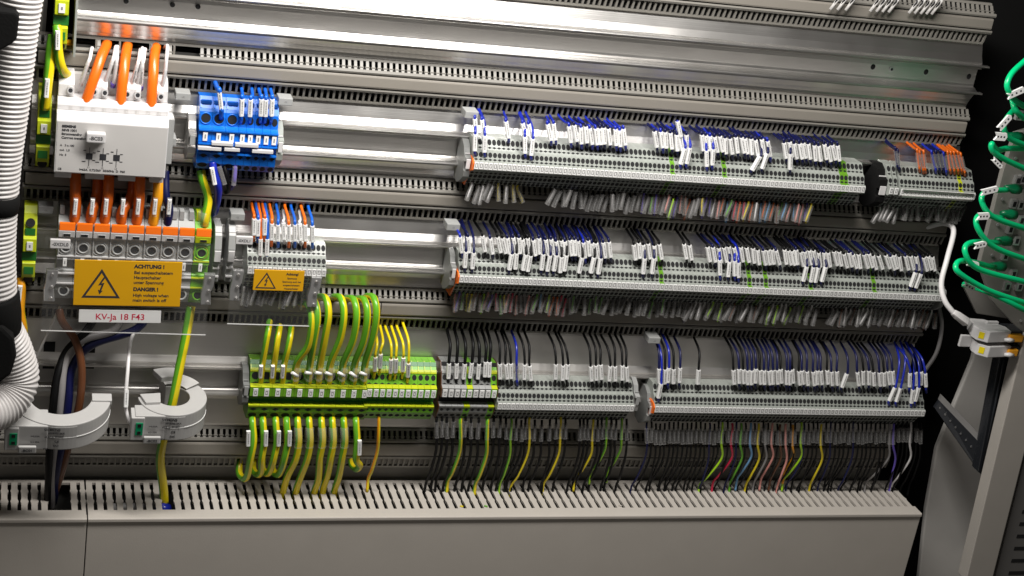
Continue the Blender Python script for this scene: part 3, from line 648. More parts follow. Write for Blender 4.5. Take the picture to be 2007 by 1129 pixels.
for x, xe, ye, c, nm in ((1416, 1372, 950, 'wire_lime', 'yellow-green'), (1435, 1398, 945, 'wire_red', 'red'), (1453, 1432, 945, 'wire_green', 'green'), (1472, 1445, 938, 'wire_lightblue', 'light blue'), (1487, 1462, 950, 'wire_yellow', 'leftmost yellow'),
        (1501, 1478, 945, 'wire_grey', 'grey'), (1514, 1492, 938, 'wire_pink', 'pink'), (1529, 1510, 940, 'wire_brown', 'brown'), (1540, 1524, 952, 'wire_pink', 'second pink'), (1554, 1538, 925, 'amber', 'amber'),
        (1571, 1536, 940, 'wire_lime', 'bright lime'), (1610, 1588, 950, 'wire_yellow', 'dull yellow'), (1743, 1698, 945, 'wire_grey', 'pale grey'), (1752, 1745, 950, 'wire_violet', 'violet'), (1785, 1748, 950, 'wire_white', 'white')):
    drop(x, 838, xe, ye, c, 'thin wire falling from the bottom right strip into the big duct: '+nm, None, r=1.5, sag=4)

# ------------------------------------------------------------------ thick green-yellow loops at the earth terminals
ends = [510, 533, 553, 578, 604, 624, 644, 669, 692, 712]
tops = [(528, 628), (548, 637), (571, 640), (606, 592), (617, 585), (639, 578), (669, 578), (694, 581), (715, 582), (733, 577)]
ORD = ['first', 'second', 'third', 'fourth', 'fifth', 'sixth', 'seventh', 'eighth', 'ninth', 'tenth']
for i, (xe, (xt, yt)) in enumerate(zip(ends, tops)):
    r = 4.1 if i > 2 else 3.6
    if i < 3: pts = [P(xt-2, yt+8, 4), P(xt, yt+4, 34), P(xt-5, yt+35, 50), P(xe+4, 715, 46), P(xe, 752, 38)]
    else: pts = [P(xt-18, yt+6, 2), P(xt-12, yt+4, 26), P(xt, yt+8, 46), P(xt+5, yt+38, 58), P(xt-2, yt+85, 56), P(xe+4, 712, 47), P(xe, 752, 38)]
    m = MB(); m.tube(curve(pts, 7), r, 14, 0, stripe=(1, 0.27), twist=1.2, phase=1.2+rnd(-0.5, 0.5))
    o = m.build('earth_cable', ['wire_yellow', 'wire_green']); tag(o, 'thick green-yellow striped cable arching up from the earth terminals, %s from the left' % ORD[i], 'cable', 'earth cables arching upwards')
    T = P(xe+6, 700, 50); B = P(xe+1, 738, 44)
    if i < 3: put_sleeve(o, P(xe+2, 716, 51.5), P(xe, 740, 48.5), SL_S)
    else:
        k = MB(); k.tube(curve([P(xe+7, 722, 50), P(xe+3, 738, 48), P(xe-4, 745, 47)], 3), [3.0, 4.6, 5.0, 5.2, 5.0, 4.4, 3.0][:7], 9); k.build('clear_tag', 'clear_sleeve', o)
        k = MB(); k.tube([P(xe-6, 730, 53), P(xe+6, 736+rnd(-4, 4), 52)], 2.0, 5); k.build('tag_carrier', 'white_label', o)
lt = [495, 515.6, 540.7, 562, 583.6, 606, 630.4, 651.6, 674, 698]
lb = [(478, 941, 1), (505, 933, 1), (523, 931, 1), (543, 933, 1), (556, 958, 0), (579, 966, 0), (616, 964, 0), (634, 956, 0), (656, 960, 0), (698, 922, 1)]
for i, (x, (xe, ye, loop)) in enumerate(zip(lt, lb)):
    if loop: pts = [P(x-1, 818, 38), P(x, 832, 46), P(x+2, 865, 52), P(x+(xe-x)*0.25, 900, 52), P(xe+7, ye-10, 44), P(xe, ye-3, 30), P(xe-9, ye-14, 16), P(xe-8, ye-40, 2)]
    else: pts = [P(x-1, 818, 38), P(x, 832, 46), P(x+2, 865, 50), P(x-4, 900, 48), P(xe+8, ye-26, 38), P(xe, ye, 28), pv(P(xe, ye, 28).x, 27, ZT-14)]
    m = MB(); m.tube(curve(pts, 7), 4.0, 14, 0, stripe=(1, 0.27), twist=1.4, phase=1.2+rnd(-0.6, 0.6))
    o = m.build('earth_cable', ['wire_yellow', 'wire_green']); tag(o, 'thick green-yellow striped cable hanging below the earth terminals, %s from the left' % ORD[i], 'cable', 'earth cables hanging downwards')
    if i in (0, 1, 2, 3, 9):
        ox = {0: -8, 9: 7}.get(i, 6); put_sleeve(o, P(x+ox, 843+(i == 9)*18, 57), P(x+ox-1, 875+(i == 9)*18, 57), SL_W)
    else:
        k = MB(); k.tube([P(x+1, 838, 49), P(x+1, 876, 51.5)], [5.0, 5.0], 10); k.build('clear_tag', 'clear_sleeve', o)
for (sx, sy), (lx, ly) in zip([(733, 642), (745.7, 642), (756, 643), (768, 643), (778.6, 642), (790, 634)], [(735, 696), (745, 690), (766, 700), (775.4, 699), (790, 697), (800, 708)]):
    lead(P(lx+1, ly, 46), P(lx-1, ly+34, 42), P(sx, sy, 12), P(lx-2, ly+44, 38), 'wire_yellow', 1.6, 'thin yellow-green wire with white tag on the narrow earth terminals, order %d from the left' % 0 if 0 else 'thin yellow wire with white tag arching onto the narrow earth terminals', 'thin yellow wires of the narrow earth terminals', out=40)
drop(742, 822, 722, 938, 'wire_yellow', 'single yellow wire dropping from the narrow earth terminals into the big duct', None, r=2.0, sl=None, stripe='amber')

# ------------------------------------------------------------------ white measuring module with orange cables
A = P(113, 238, 62); Bq = P(335, 250, 62); zf0 = Zp(215, 347, 62); zf1 = Zp(225, 244, 62)
mx0, mx1 = P(108, 290, 62).x, P(327, 300, 62).x
mod = thing('current_module', pv((mx0+mx1)/2, 0, (zf0+zf1)/2), 'wide white measuring module with three orange cables entering its top', 'module')
m = MB()
m.prism([(12, zf0), (56, zf0), (62, zf0+2), (62, zf1), (57.5, zf1+7.5), (12, zf1+7.5)], mx0, mx1)
m.build('body', 'white_plastic', mod, bevel=0.6)
m = MB(); m.box(mx0+1.2, mx1-1.2, 62, 62.35, zf0+3, zf1-0.5); m.build('front_panel', 'grey_front', mod)
# lettered step
m = MB(); m.prism([(12, zf1+7.6), (48, zf1+7.6), (48, zf1+12.5), (44.5, zf1+18.5), (12, zf1+18.5)], mx0+0.5, mx1-0.5); m.build('step', 'white_plastic', mod, bevel=0.5)
W = mx1-mx0
for j, s_ in enumerate(['S1', 'P2', 'S2', 'S1', 'P2', 'S2', 'S1', 'P2', 'S2']):
    text(mod, s_, 4.6, mx0+W*(0.105+0.0985*j), 48.2, zf1+8.6, 'grey_front', bold=0.1)
# top humps between the cable entries
gaps = [0.215, 0.515, 0.815]; ws = 0.055
segs = [(0.0, 0.16), (0.275, 0.455), (0.575, 0.755), (0.87, 1.0)]
for a, e in segs:
    h = MB(); xa_, xe_ = mx0+W*a+1, mx0+W*e-1
    h.prism([(12, zf1+18.6), (38.5, zf1+18.6), (38, zf1+31), (33, zf1+36), (24, zf1+41), (12, zf1+41)], xa_, xe_); h.build('terminal_hood', 'white_plastic', mod, bevel=1.0)
h = MB(); h.prism([(12, zf1+18.6), (24, zf1+18.6), (22, zf1+38), (12, zf1+38)], mx0+1, mx1-1); h.build('rear_wall', 'grey_front', mod)  # greyer wall puts the shade of the cable gaps into its colour
for f_ in (0.115, 0.325, 0.42, 0.62, 0.715, 0.925):
    c = pv(mx0+W*f_, 38.4, zf1+26); h = MB(); h.disc(c, (0, -1, 0), 3.3, 3.9, (1, 0, 0), 3.6, 0, 20); h.disc(c+Vector((0, -3.6, 0)), (0, -1, 0), 2.1, 2.3, (1, 0, 0), 0.1, 1, 16)
    h.build('screw_collar', ['white_plastic', 'ink'], mod)
# lower tabs
for a, e in ((0.0, 0.16), (0.275, 0.455), (0.575, 0.74), (0.86, 0.995)):
    h = MB(); h.box(mx0+W*a+1, mx0+W*e, 14, 52, zf0-7, zf0); h.build('lower_tab', 'white_plastic', mod, bevel=0.6)
q = P(188, 268, 66); pl = MB(); pl.box(q.x-9.3, q.x+9.3, 62.4, 72, q.z-5, q.z+5); nb = pl.build('name_plate', 'white_plastic', mod, bevel=1.4)
text(mod, '-BC03', 5.0, q.x, 72.1, q.z-1.7, 'ink', align='CENTER', bold=0.12)
fx = mx0+5.5
text(mod, 'SIEMENS', 3.6, fx, 62.45, zf1-6.2, 'ink', bold=0.18)
for j, s_ in enumerate(['5SV8 1001', 'Stromwandler', 'Current transformer']): text(mod, s_, 3.4, fx, 62.45, zf1-10.2-j*3.9, 'ink', bold=0.14)
text(mod, 'A   3 x 100', 3.0, fx-1, 62.45, zf1-26, 'ink', bold=0.08); text(mod, 'mA  1,0', 3.0, fx-1, 62.45, zf1-31, 'ink', bold=0.08); text(mod, 'Hz  3', 3.0, fx-1, 62.45, zf1-36, 'ink', bold=0.08)
text(mod, 'CE', 3.0, fx-2, 62.45, zf0+5, 'ink', bold=0.1)
text(mod, 'I=63A  0,72/3kV  50/60Hz  D  P60', 3.2, fx+19, 62.45, zf0+5.4, 'ink', bold=0.1)
for j in range(3):
    cx = mx0+W*0.305+j*W*0.122; cz = zf0+21; k = MB()
    k.box(cx-3.2, cx+3.2, 62.4, 62.6, cz-3.2, cz+3.2); k.box(cx-0.25, cx+0.25, 62.4, 62.7, cz-10, cz+9.5); k.box(cx+3.2, cx+6, 62.4, 62.6, cz+3.6, cz+4.3); k.box(cx+3.2, cx+6, 62.4, 62.6, cz-4.4, cz-3.7); k.box(cx-7, cx-3.4, 62.4, 62.6, cz-6, cz-5.3); k.box(cx-6, cx-3.2, 62.4, 62.6, cz+5.6, cz+6.4)
    k.build('coil_symbol', 'ink', mod); text(mod, 'L%d' % (j+1), 2.4, cx-1.2, 62.45, cz-12.6, 'ink')
# clip on its right side
h = MB(); h.box(mx1+0.3, mx1+7, 20, 46, zf0+12, zf1+4); h.box(mx1+7, mx1+11, 20, 40, zf0+30, zf0+38); h.build('rail_foot', 'term_mid', mod, bevel=0.4)
def cable(pts, r, col, label, cat='cable', group=None, n=6, k=12, stripe=None, name='cable', phase=0, twist=1.0, seg=7):
    m = MB(); m.tube(curve(pts, seg), r, k, 0, stripe=(1, 0.45) if stripe else None, twist=twist, phase=phase)
    o = m.build(name, [col, stripe] if stripe else col); return tag(o, label, cat, group)
for (xt, yt, xb_, yb_, w_) in ((207, 78, 168, 207, 'left'), (248, 82, 236, 210, 'middle'), (304, 84, 296, 214, 'right')):
    cable([P(xt+3, yt-2, -4), P(xt+1, yt+12, 8), P(xt+(xb_-xt)*0.22, yt+34, 24), P(xt+(xb_-xt)*0.58, yt+(yb_-yt)*0.58, 37), P(xb_, yb_-6, 41), P(xb_-3, yb_+9, 36)], 5.2, 'orange', 'thick orange cable plugged into the top of the white module, '+w_+' one', group='orange cables above the white module', k=18)
wl = [(182, 95, 158, 163, 0), (229, 92, 205, 162, 1), (232, 92, 222, 164, 1), (277, 98, 257, 168, 1), (281, 95, 276, 170, 1), (286, 97, 268, 166, 1), (330, 90, 317, 174, 1)]
for i, (xt, yt, xb_, yb_, vi) in enumerate(wl):
    T = P(xb_+(xt-xb_)*0.55, yb_-36, 36); B = P(xb_+(xt-xb_)*0.10, yb_-4, 33)
    o = cable([P(xt-8 if i == 6 else xt, yt+4, 2), P(xt-2, yt, 20), P(xt-(xt-xb_)*0.25, yt+20, 34), T, B, P(xb_, yb_+6, 28)], 1.9, 'wire_white', 'thin white wire with clear tag between the orange cables on the white module', 'wire', 'thin white wires of the white module', k=8)
    put_sleeve(o, T, B, SL_CL)
    if vi:
        c = MB(); c.tube([P(xb_, yb_-3, 32), P(xb_-0.5, yb_+6, 29)], 2.7, 8); c.build('ferrule', 'wire_violet', o)

# cables between module and the big lever terminals
cols = [(148, 147, 'wire_orange', 0), (192, 180, 'wire_orange', 1), (213, 207, 'wire_orange', 0), (262, 240, 'wire_orange', 1), (274, 270, 'wire_orange', 0), (311, 303, 'amber', 0), (324, 331, 'wire_navy', 0)]
PN = ['first', 'second', 'third', 'fourth', 'fifth', 'sixth', 'seventh']
for i, (xt, xb_, c, bh) in enumerate(cols):
    D0 = 30 if not bh else 16
    o = cable([P(xt, 335, D0), P(xt, 352, D0+4), P(xt-(xt-xb_)*0.2, 385, D0+12), P(xb_+1, 412, 42), P(xb_-3, 440, 42), P(xb_-4, 452, 36)], 5.6 if i < 6 else 4.2, c,
              '%s cable from the white module to the lever terminals, %s from the left' % ({'wire_orange': 'orange', 'amber': 'bright amber', 'wire_navy': 'navy blue'}[c], PN[i]), group='cables between module and lever terminals', k=16)
    put_sleeve(o, P(xb_+2, 388, 50), P(xb_-1, 424, 50), SL_CL); put_sleeve(o, P(xb_+2, 390, 52), P(xb_-1, 420, 52), SL_S)
o = cable([P(394, 335, 30), P(398, 355, 36), P(408, 390, 40), P(402, 430, 44), P(400, 455, 38)], 4.6, 'wire_yellow', 'green-yellow striped cable from below the blue terminals to the green lever terminal', stripe='wire_green', k=14, phase=1.4)
k = MB(); k.tube([P(399, 415, 43), P(400, 440, 43)], 5.6, 10); k.build('clear_tag', 'clear_sleeve', o)
o = cable([P(416, 318, 42), P(420, 340, 46), P(428, 372, 44), P(421, 412, 30), P(414, 420, 6)], 4.2, 'wire_blue', 'thick blue cable looping below the blue terminals into the duct', k=14)
put_sleeve(o, P(415, 328, 52), P(421, 362, 52), SL_W)
o = cable([P(438, 322, 40), P(444, 345, 44), P(448, 372, 38), P(440, 378, 6)], 2.2, 'wire_black', 'thin black wire with clear tag below the blue terminals'); put_sleeve(o, P(430, 328, 47), P(440, 360, 47), SL_CL)
o = cable([P(460, 316, 40), P(461, 335, 43), P(458, 360, 40), P(452, 372, 6)], 2.0, 'wire_violet', 'thin violet wire with clear tag below the small blue terminals'); put_sleeve(o, P(461, 328, 46), P(458, 362, 46), SL_CL)

# ------------------------------------------------------------------ big lever terminals
zr = Zp(260, 493, 52); lx0 = Xp(112, 490, 52); lx1 = Xp(412, 498, 52); pit = (lx1-lx0)/9
def lever_terminal(mats, lever):
    t = thing('lever_terminal', (0, 0, 0), 'x', 'terminal block'); w_ = pit-0.25
    m = MB(); m.prism([(8, 36), (30, 38), (40, 32), (47, 27), (50, 15), (50, 12), (48.5, 9), (48.5, -8), (50, -9), (50, -13), (44, -15), (44, -24), (47, -26), (45, -50), (38, -62), (8, -62)], -w_/2, w_/2)
    m.box(-w_/2+0.5, -w_/2+1.6, 44, 50.5, -8, 12, 0)
    m.build('body', mats[0], t, bevel=0.35)
    k = MB(); k.ring((0, -49, 0), (0, -1, 0), 5.2, 1.0, 0, 18, 6); k.disc((0, -48.3, 0), (0, -1, 0), 4.3, 4.3, (1, 0, 0), 0.3, 1, 16); k.build('entry_ring', [mats[0], 'hole'], t)
    k = MB(); k.ring((-1, -49, 0.4), (0, -1, 0), 7.6, 0.5, 0, 18, 5); k.build('arc_mark', mats[1], t)
    k = MB(); k.prism([(49, 28.5), (51.8, 28), (53.2, 20.5), (50.3, 20.5)], -w_/2+1.0, w_/2-0.6); k.build('lever', 'orange', t, bevel=0.4)
    k = MB(); k.prism([(47, 20.4), (53.6, 20.2), (52.6, 13), (49, 13)], -w_/2+0.4, w_/2-0.6); k.box(-w_/2+5, w_/2-4.5, 52.8, 53.6, 14, 17.5, 1); k.build('lever_frame', [lever, 'hole'], t, bevel=0.3)
    for a, cc in ((-w_*0.3, 0), (w_*0.28, 0)):
        k = MB(); k.box(a-2.4, a+2.4, 30, 40, 33, 43); k.build('rear_latch', mats[1], t, bevel=0.5)
    k = MB(); k.box(-2.2, 1.6, 50, 51.2, -20, -11.5); k.box(-0.8, 0.2, 51.2, 51.3, -17.6, -13.6, 1); k.build('marker', ['white_label', 'grey_ink'], t)
    k = MB(); k.box(-w_/2, w_/2, 50, 50.8, -9.6, -8.2); k.box(-w_/2, w_/2, 47, 48.5, -30, -28.4); k.box(-w_/2, w_/2, 46.5, 48, -41.5, -40); k.build('trim_line', lever, t)
    k = MB(); k.ring((0, -46, -50), (0, -1, 0.25), 5.0, 1.1, 0, 18, 6); k.disc((0, -45, -50), (0, -1, 0.25), 4.2, 4.2, (1, 0, 0), 0.8, 1, 14); k.build('lower_entry_ring', [mats[0], 'hole'], t)
    return t
LT = lever_terminal(['term_mid', 'term_mid'], 'white_plastic'); LG = lever_terminal(['pe_green', 'pe_yellow'], 'pe_yellow')
for j in range(9):
    x = lx0+pit*(j+0.5)
    if j < 8: place(LT, (x, 0, zr), 'wide grey terminal block with orange lever, %s of the eight from the left' % ORD[j], 'grey lever terminals')
    else: place(LG, (x, 0, zr), 'wide green-yellow terminal block with orange lever, right of the grey ones', None) 
LG['group'] = 'green lever terminal'
for (px, py, h_, lb) in ((99, 562, 30, 'silver screw bracket left of the big warning sign'), (407, 570, 30, 'silver screw bracket right of the big warning sign'), (463, 562, 32, 'silver screw bracket left of the small warning sign'), (616, 575, 30, 'silver screw bracket right of the small warning sign')):
    q = P(px, py, 60); t = thing('sheet_bracket', q, lb, 'bracket', 'silver brackets of the clear covers')
    k = MB(); k.plate([(q.x-4.5, q.z+18), (q.x+7, q.z+18), (q.x+6, q.z+5), (q.x+3.5, q.z-2), (q.x+5, q.z-17), (q.x-6, q.z-17), (q.x-6.5, q.z-4), (q.x-5, q.z+5)], 52, 59); k.build('plate', 'zinc', t, bevel=0.8)
    for dz in (13, -1, -14):
        k = MB(); k.disc(q+Vector((1, 1, dz)), (0.15, -1, 0), 1.9, 1.9, (1, 0, 0), 2, 0, 12); k.build('screw', 'dull_metal', t, bevel=0.3)
for (px, py, lb) in ((426, 505, 'grey white end clamp right of the lever terminals'), (453, 505, 'grey white end clamp left of the small terminal strip')):
    q = P(px, py, 45); t = thing('end_clamp', q, lb, 'end clamp', 'end clamps by the warning signs')
    k = MB(); k.prism([(10, q.z+32), (34, q.z+32), (42, q.z+24), (46, q.z+10), (46, q.z-4), (40, q.z-8), (40, q.z-30), (10, q.z-34)], q.x-4, q.x+3.6); k.build('body', 'term_mid', t, bevel=0.6)
    k = MB(); k.box(q.x-3.4, q.x+3.2, 45, 47.5, q.z-4, q.z+8)
    for z in (14, 18, 22, 26): k.box(q.x-3.6, q.x+3.4, 34+(26-z)*0.5, 44-(z-14)*0.35, q.z+z, q.z+z+1.6)
    k.box(q.x-3.8, q.x+3.4, 38, 44, q.z-14, q.z-12); k.box(q.x-3.8, q.x+3.4, 38, 43, q.z-24, q.z-22); k.build('ribs', 'white_plastic', t, bevel=0.3)

# ------------------------------------------------------------------ signs
def quad_thing(name, px, D, roll, w_, h_, mname, label, cat, th=1.2, bev=0.5):
    q = P(px[0], px[1], D); t = thing(name, q, label, cat)
    c, s_ = math.cos(roll), math.sin(roll)
    f = lambda x, z: (q.x+x*c+z*s_, q.z-x*s_+z*c)
    k = MB(); k.plate([f(-w_/2, -h_/2), f(w_/2, -h_/2), f(w_/2, h_/2), f(-w_/2, h_/2)], D-th, D); k.build('plate', mname, t, bevel=bev)
    return t, f, q
roll = -0.018
t, f, q = quad_thing('warning_sign', (251, 556), 70, roll, 109, 51, 'sign_yellow', 'large yellow warning sign with lightning triangle in front of the lever terminals', 'sign')
def tri_sign(t, f, cx, cz, s_, D, name='warning_triangle'):
    k = MB()
    o3 = [(-1, -0.78), (1, -0.78), (0, 0.90)]; i3 = [(-0.80, -0.66), (0.80, -0.66), (0, 0.66)]
    for a in range(3):
        b_ = (a+1) % 3
        k.plate([f(cx+o3[a][0]*s_, cz+o3[a][1]*s_), f(cx+o3[b_][0]*s_, cz+o3[b_][1]*s_), f(cx+i3[b_][0]*s_, cz+i3[b_][1]*s_), f(cx+i3[a][0]*s_, cz+i3[a][1]*s_)], D, D+0.12)
    k.build(name, 'ink', t)
    k = MB()
    bolt = [(0.10, 0.42), (-0.16, -0.06), (0.02, -0.03), (-0.08, -0.34), (-0.16, -0.31), (-0.08, -0.58), (0.09, -0.36), (0.01, -0.36), (0.16, 0.10), (0.0, 0.06), (0.20, 0.40)]
    k.plate([f(cx+x*s_, cz+z*s_) for x, z in bolt], D, D+0.12); k.build('lightning_bolt', 'ink', t)
tri_sign(t, f, -27, -1.5, 19.5, 70)
for s_, z, b_ in (('ACHTUNG !', 17.8, 0.3), ('Bei ausgeschaltetem', 11.2, 0.11), ('Hauptschalter', 5.6, 0.11), ('unter Spannung', 0.0, 0.11), ('DANGER !', -8.0, 0.3), ('High voltage when', -14.6, 0.11), ('main switch is off', -20.2, 0.11)):
    x, zz = f(5.5, z); text(t, s_, 5.6 if b_ > 0.2 else 4.9, x, 70.05, zz, 'ink', roll=roll, bold=b_)
t, f, q = quad_thing('name_label', (235.5, 620.5), 68, -0.02, 84, 14.5, 'white_label', 'white label with red writing below the large warning sign', 'label')
x, zz = f(0, -3.6); text(t, 'KV-Ja 18 F43', 9.6, x, 68.05, zz, 'ink_red', align='CENTER', roll=-0.02, bold=0.12)
t, f, q = quad_thing('warning_sign', (546.5, 550), 66, -0.01, 54, 24, 'sign_yellow', 'small yellow warning sign with lightning triangle on the small terminal strip', 'sign')
tri_sign(t, f, -13.5, -0.8, 11.2, 66)
for s_, z, b_ in (('Achtung!', 6.6, 0.1), ('Spannung', 2.0, 0.0), ('Spannung auch bei', -2.0, 0.0), ('ausgeschaltetem', -6.0, 0.0), ('Hauptschalter', -10.0, 0.0)):
    x, zz = f(14, z); text(t, s_, 3.6 if b_ else 2.7, x, 66.05, zz, 'ink', align='CENTER', roll=-0.01, bold=b_+0.05)
for (c4, D, lb) in ((((107, 466), (420, 478), (403, 656), (80, 650)), 64, 'clear plastic cover sheet over the lever terminals'), (((468, 484), (640, 490), (628, 640), (445, 636)), 61, 'clear plastic cover sheet over the small terminal strip')):
    pp = [P(*p, D) for p in c4]; z0 = (pp[2].z+pp[3].z)/2; z1 = (pp[0].z+pp[1].z)/2; xa_, xe_ = pp[3].x, pp[2].x
    t = thing('cover_sheet', P(*c4[3], D), lb, 'cover', 'clear cover sheets')
    k = MB(); k.box(xa_, xe_, D-0.8, D, z0+1, z1); k.build('sheet', 'clear_sheet', t)
    k = MB(); k.box(xa_, xe_, D-0.9, D+0.3, z0, z0+0.7); k.build('edge', 'sheet_edge_glint', t)  # whitish strip paints the bright refraction along the bottom edge
def name_plate(px, D, w_, h_, s_, label, mname='white_plastic', size=None, d0=None, inkm='ink'):
    q = P(px[0], px[1], D); t = thing('name_plate', q, label, 'name plate', 'small name plates')
    if mname == 'term_mid': w_, h_ = 15, 8
    k = MB(); k.box(q.x-w_/2, q.x+w_/2, d0 if d0 is not None else D-4, D, q.z-h_/2, q.z+h_/2); k.build('plate', mname, t, bevel=0.9)
    if s_: text(t, s_, size or h_*0.5, q.x, D+0.06, q.z-(size or h_*0.5)*0.36, inkm, align='CENTER', bold=0.08)
    return t
name_plate((118, 479), 68, 20, 10, '-0XDL0', 'white plate reading -0XDL0 at the left of the lever terminals', size=5.0)
name_plate((479, 472), 64, 18, 9, '-0XDL1', 'white plate reading -0XDL1 at the top left of the small terminal strip', size=4.2)
for px, lb in (((359, 190), 'grey name plate right of the white module'), ((560, 200), 'grey name plate at the top right of the blue terminals'), ((925, 226), 'grey name plate at the left end of the top terminal strip'), ((889, 446), 'grey name plate at the left end of the middle terminal strip'),
               ((466, 426), 'grey name plate above the small terminal strip'), ((90, 412), 'grey name plate above the lowest single earth terminal'), ((1283, 668), 'grey name plate at the left end of the bottom right strip')):
    name_plate(px, 34, 17, 10, 'BC%02d' % 0 if 0 else '-X', lb, 'term_mid', size=3, d0=16, inkm='grey_ink')

# ------------------------------------------------------------------ blue terminals
def blue_terminal(w_, bars):
    t = thing('blue_terminal', (0, 0, 0), 'x', 'terminal block'); s_ = w_/2-0.15
    prof = [(10, 36), (26, 37), (36, 27), (38, 24), (40, 10), (45, 8), (47, -6), (42, -8), (42, -16), (46, -18), (44, -30), (38, -38), (12, -40)]
    m = MB(); m.prism(prof, -s_, s_); big = w_ > 10
    m.facehole((38, 24), (40, 10), 0.5, 0, w_*0.36, w_*0.40 if big else 4.2, 1, 18)
    m.facehole((46, -18), (44, -30), 0.25, 0, w_*0.34, 2.6, 1, 4); m.facehole((44, -30), (38, -38), 0.3 if big else 0.5, 0, w_*0.37, 4.0, 1, 14)
    m.box(-s_, s_, 44, 48.5, 6.2, 7.6, 0); m.box(-s_, s_, 46, 49, -8.2, -6.6, 0); m.box(-s_, s_, 45, 48.4, -18.2, -16.6, 0)
    m.prism([(27, 37.5), (36.5, 27.8), (34, 27), (26, 34)], -s_+0.8, -s_+2.2, 0); m.box(-s_+1, s_-1, 28, 34, 31, 34, 2)
    m.build('body', ['blue_plastic', 'hole', 'blue_deep'], t)
    k = MB()
    if big: k.ring((0, -38.9, 17), (0, -1, 0.15), w_*0.42, 0.9, 0, 18, 6); k.build('entry_ring', 'blue_plastic', t)
    k = MB(); k.box(-2.3, 2.3, 46.5, 47.9, -4.5, 4.5); k.box(-0.6, 0.6, 47.9, 48, -2, 2.4, 1); k.build('marker', ['white_label', 'grey_ink'], t)
    return t
zb_ = Zp(428, 269, 47); bxa = Xp(389, 267, 47); bxb = Xp(467, 270, 47); bxc = Xp(545, 275, 47)
wb = (bxb-bxa)/3; wsml = (bxc-bxb)/5
BB = blue_terminal(wb, 1); BS = blue_terminal(wsml, 0)
for j in range(3): place(BB, (bxa+wb*(j+0.5), 0, zb_), 'large blue terminal block with round entry, %s of the three' % ('left', 'middle', 'right')[j], 'large blue terminals')
for j in range(5): place(BS, (bxb+wsml*(j+0.5), 0, zb_), 'small blue terminal block, %s of the five from the left' % ORD[j], 'small blue terminals')
for (px, py, w_, lb) in ((411, 292, 24, 'leftmost of the four white strips on the blue terminals'), (436, 283, 22, 'upper white strip on the large blue terminals'), (455, 294, 16, 'short white strip between large and small blue terminals'), (484, 286, 24, 'upper white strip on the small blue terminals'), (515, 298, 22, 'rightmost of the white strips on the blue terminals')):
    q = P(px, py, 52); k = MB(); k.box(q.x-w_/2, q.x+w_/2, 46, 52, q.z-1.8, q.z+1.8); tag(k.build('marker_strip', 'white_plastic', bevel=0.5), lb, 'marker strip', 'white strips on the blue terminals')
end_bracket(549, 285, 44, 7, ['term_grey', 'white_plastic'], 'white grey end bracket right of the small blue terminals')
end_bracket(376, 268, 40, 8, ['dull_metal', 'term_mid'], 'dull grey end bracket left of the large blue terminals')
lead(P(430, 180, 46), P(434, 214, 45), P(422, 163, 14), P(433, 232, 38), 'wire_bright_blue', 2.6, 'thick bright blue wire into the middle large blue terminal', None)
for i, (x, xt) in enumerate(((474, 474), (491, 494), (512, 508), (521, 520), (533, 531))):
    lead(P(x+0.5, 193+(i % 2)*2, 46), P(x-1, 228, 44), P(xt, 178, 14), P(x-2, 240, 39), 'wire_bright_blue', 1.9, 'bright blue wire with white tag into the small blue terminals, %s from the left' % ORD[i], 'blue wires of the small blue terminals')

# ------------------------------------------------------------------ small terminal strip with orange and blue wires
s6 = strip(484, 525, 638, 50, 5.33, (G4, Y4), ('narrow grey terminal block in the small strip behind the small warning sign', ''), 'blocks of the small strip behind the small sign')
for i, (x, c, yb_) in enumerate(((497, 'orange', 460), (505, 'wire_bright_blue', 462), (510, 'orange', 500), (518, 'orange', 460), (523, 'wire_bright_blue', 500), (532, 'orange', 470), (545, 'wire_bright_blue', 472), (566, 'orange', 472), (578, 'wire_bright_blue', 472), (598, 'orange', 472), (612, 'wire_bright_blue', 474))):
    lead(P(x+(1 if i < 6 else 0), yb_-32, 44), P(x, yb_, 44), P(x-3-(i > 6)*4, 404+0.04*(x-480), 16), P(x, yb_+12, 40), c, 1.7,
         '%s wire with white tag above the small terminal strip, %s from the left' % ('orange' if c == 'orange' else 'bright blue', (ORD+['eleventh'])[i]), 'orange and blue wires of the small strip')
for x in (588, 556): put = hi(2, [x], lambda x: 440, 30, 0, 'wire_white', 'white wire with white tag above the small terminal strip', 'white wires of the small strip', tilt=0)
x = 478
while x < 606: under(x, 570, 30, random.choice(['wire_grey', 'wire_white', BK]), 5, 'short grey wire with clear tag below the small warning sign', 'short wires below the small sign'); x += 10.5

